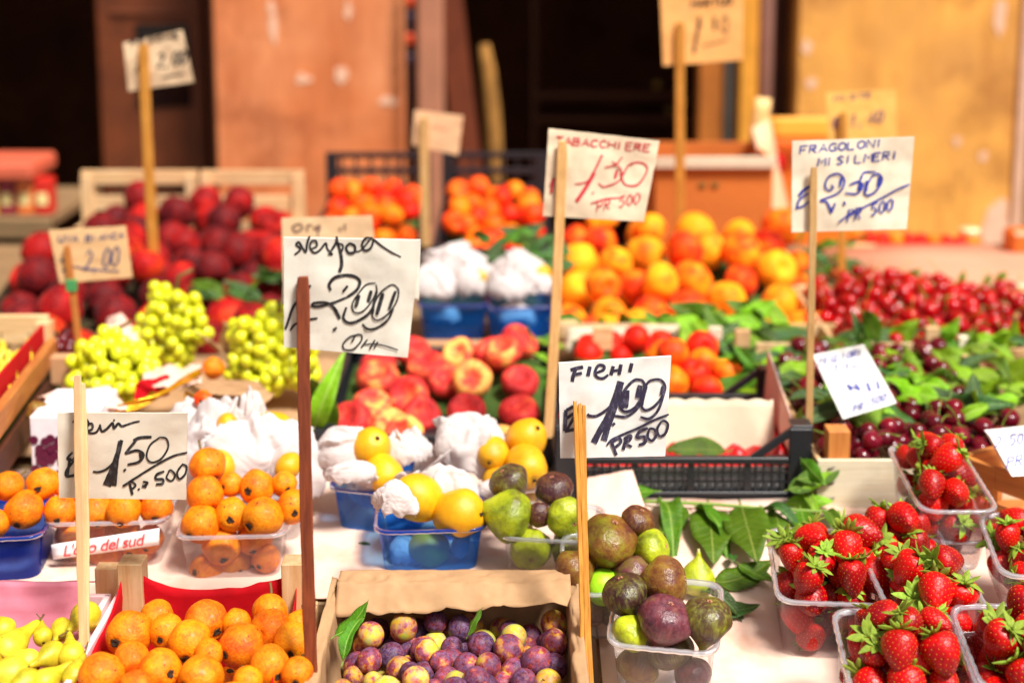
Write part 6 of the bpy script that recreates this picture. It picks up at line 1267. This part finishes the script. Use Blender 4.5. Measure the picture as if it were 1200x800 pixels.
# 8 small apricot sign
sign('small blank pinkish sign standing in the apricot crates', [(486, 129), (543, 136), (537, 182), (483, 170)], 2.62, cardm('pinkish_sign', lin(240, 190, 146), .25), words('AL', 505, 150, 530, 153, 7, 1.5, seed=3), ink('faded_red_marker', lin(220, 140, 110)), ((497, 138), (499, 288), 11), seed=10)
# 9 top sign: white card with orange light put into its colour
Z9 = (760, 0, 6.6667)
sign('tall white sign in painted orange light priced 1,00 cut by the top edge', [(90, -60), (745, -80), (735, 470), (115, 515)], 2.66, cardm('orange_lit_white_card', lin(250, 186, 112), .2), words('MARTUO', 330, 66, 660, 36, 60, 18, seed=14) + [(26, [(400, 130), (380, 260), (350, 420)], True, 0), (12, [(370, 250), (420, 190)]), (24, [(514, 140), (512, 240)], True, .1), (12, [(600, 120), (560, 200), (600, 260), (620, 190), (600, 120)]), (10, [(420, 360), (560, 330), (620, 310)])], ink('brown_marker', lin(70, 36, 20)), ((797, 27), (797, 262), 11), zoom=Z9, seed=11, stick_mat=WOOD_Y)
# 10 sign behind: white card, warm light put into its colour
Z10 = (800, 0, 2.9625)
sign('white sign in painted warm light with violet marks standing behind the FRAGOLONI sign', [(497, 322), (740, 312), (744, 500), (508, 500)], 2.42, cardm('warm_lit_white_card', lin(252, 196, 104), .15), words('MISTE', 525, 352, 660, 338, 16, 5, seed=15) + words('€ 1,40', 520, 450, 700, 424, 42, 8, seed=16), ink('violet_marker', lin(110, 70, 110)), ((988, 132), (987, 362), 9), zoom=Z10, seed=12, stick_mat=WOOD_Y)
# 11 tilted white sign
sign('tilted white sign in blue marker lying among the cherries', [(952, 416), (1013, 404), (1051, 472), (988, 491)], 1.69, M_C2, words('MIGLIORI', 960, 428, 1012, 416, 8, 1.6, seed=17) + words('3 KG', 976, 436, 1006, 430, 8, 1.4, seed=18) + [(3.4, [(993, 450), (998, 457)]), (3.2, [(1002, 449), (1008, 457)]), (3.4, [(1016, 448), (1020, 458)], True, 0), (3, [(1028, 446), (1030, 456)], True, 0), (1.5, [(996, 452), (1006, 456)])] + words('PR 500', 1000, 484, 1040, 468, 9, 1.6, seed=19), INK_B, None, seed=13, bend=.003, dY=(.02, .02, -.02, -.02))
# 12 small card block at the edge
sign('small white card with blue marks resting on the wooden box', [(1160, 511), (1215, 505), (1222, 556), (1186, 558)], 1.50, M_C2, words('2,50', 1166, 524, 1200, 519, 12, 1.8, seed=20) + words('PR', 1180, 548, 1200, 544, 12, 1.8, seed=21), INK_B, None, seed=14, bend=.001, dY=(.05, .05, 0, 0), thick=.02)
# half hidden sign behind the NESPOLA sign
sign('tan sign half hidden behind the NESPOLA sign', [(330, 256), (436, 253), (440, 300), (332, 330)], 1.86, cardm('tan_sign', lin(238, 204, 160), .2), [(2.4, [(352, 262), (343, 266), (346, 272), (354, 268), (352, 262)]), (2.2, [(360, 272), (360, 265), (366, 264)]), (2.2, [(374, 264), (368, 268), (374, 270), (374, 264), (372, 278)]), (2, [(398, 272), (399, 266)]), (2, [(404, 270), (404, 262)])], ink('faint_grey_marker', lin(110, 80, 70)), ((352, 290), (352, 420), 8), seed=15)
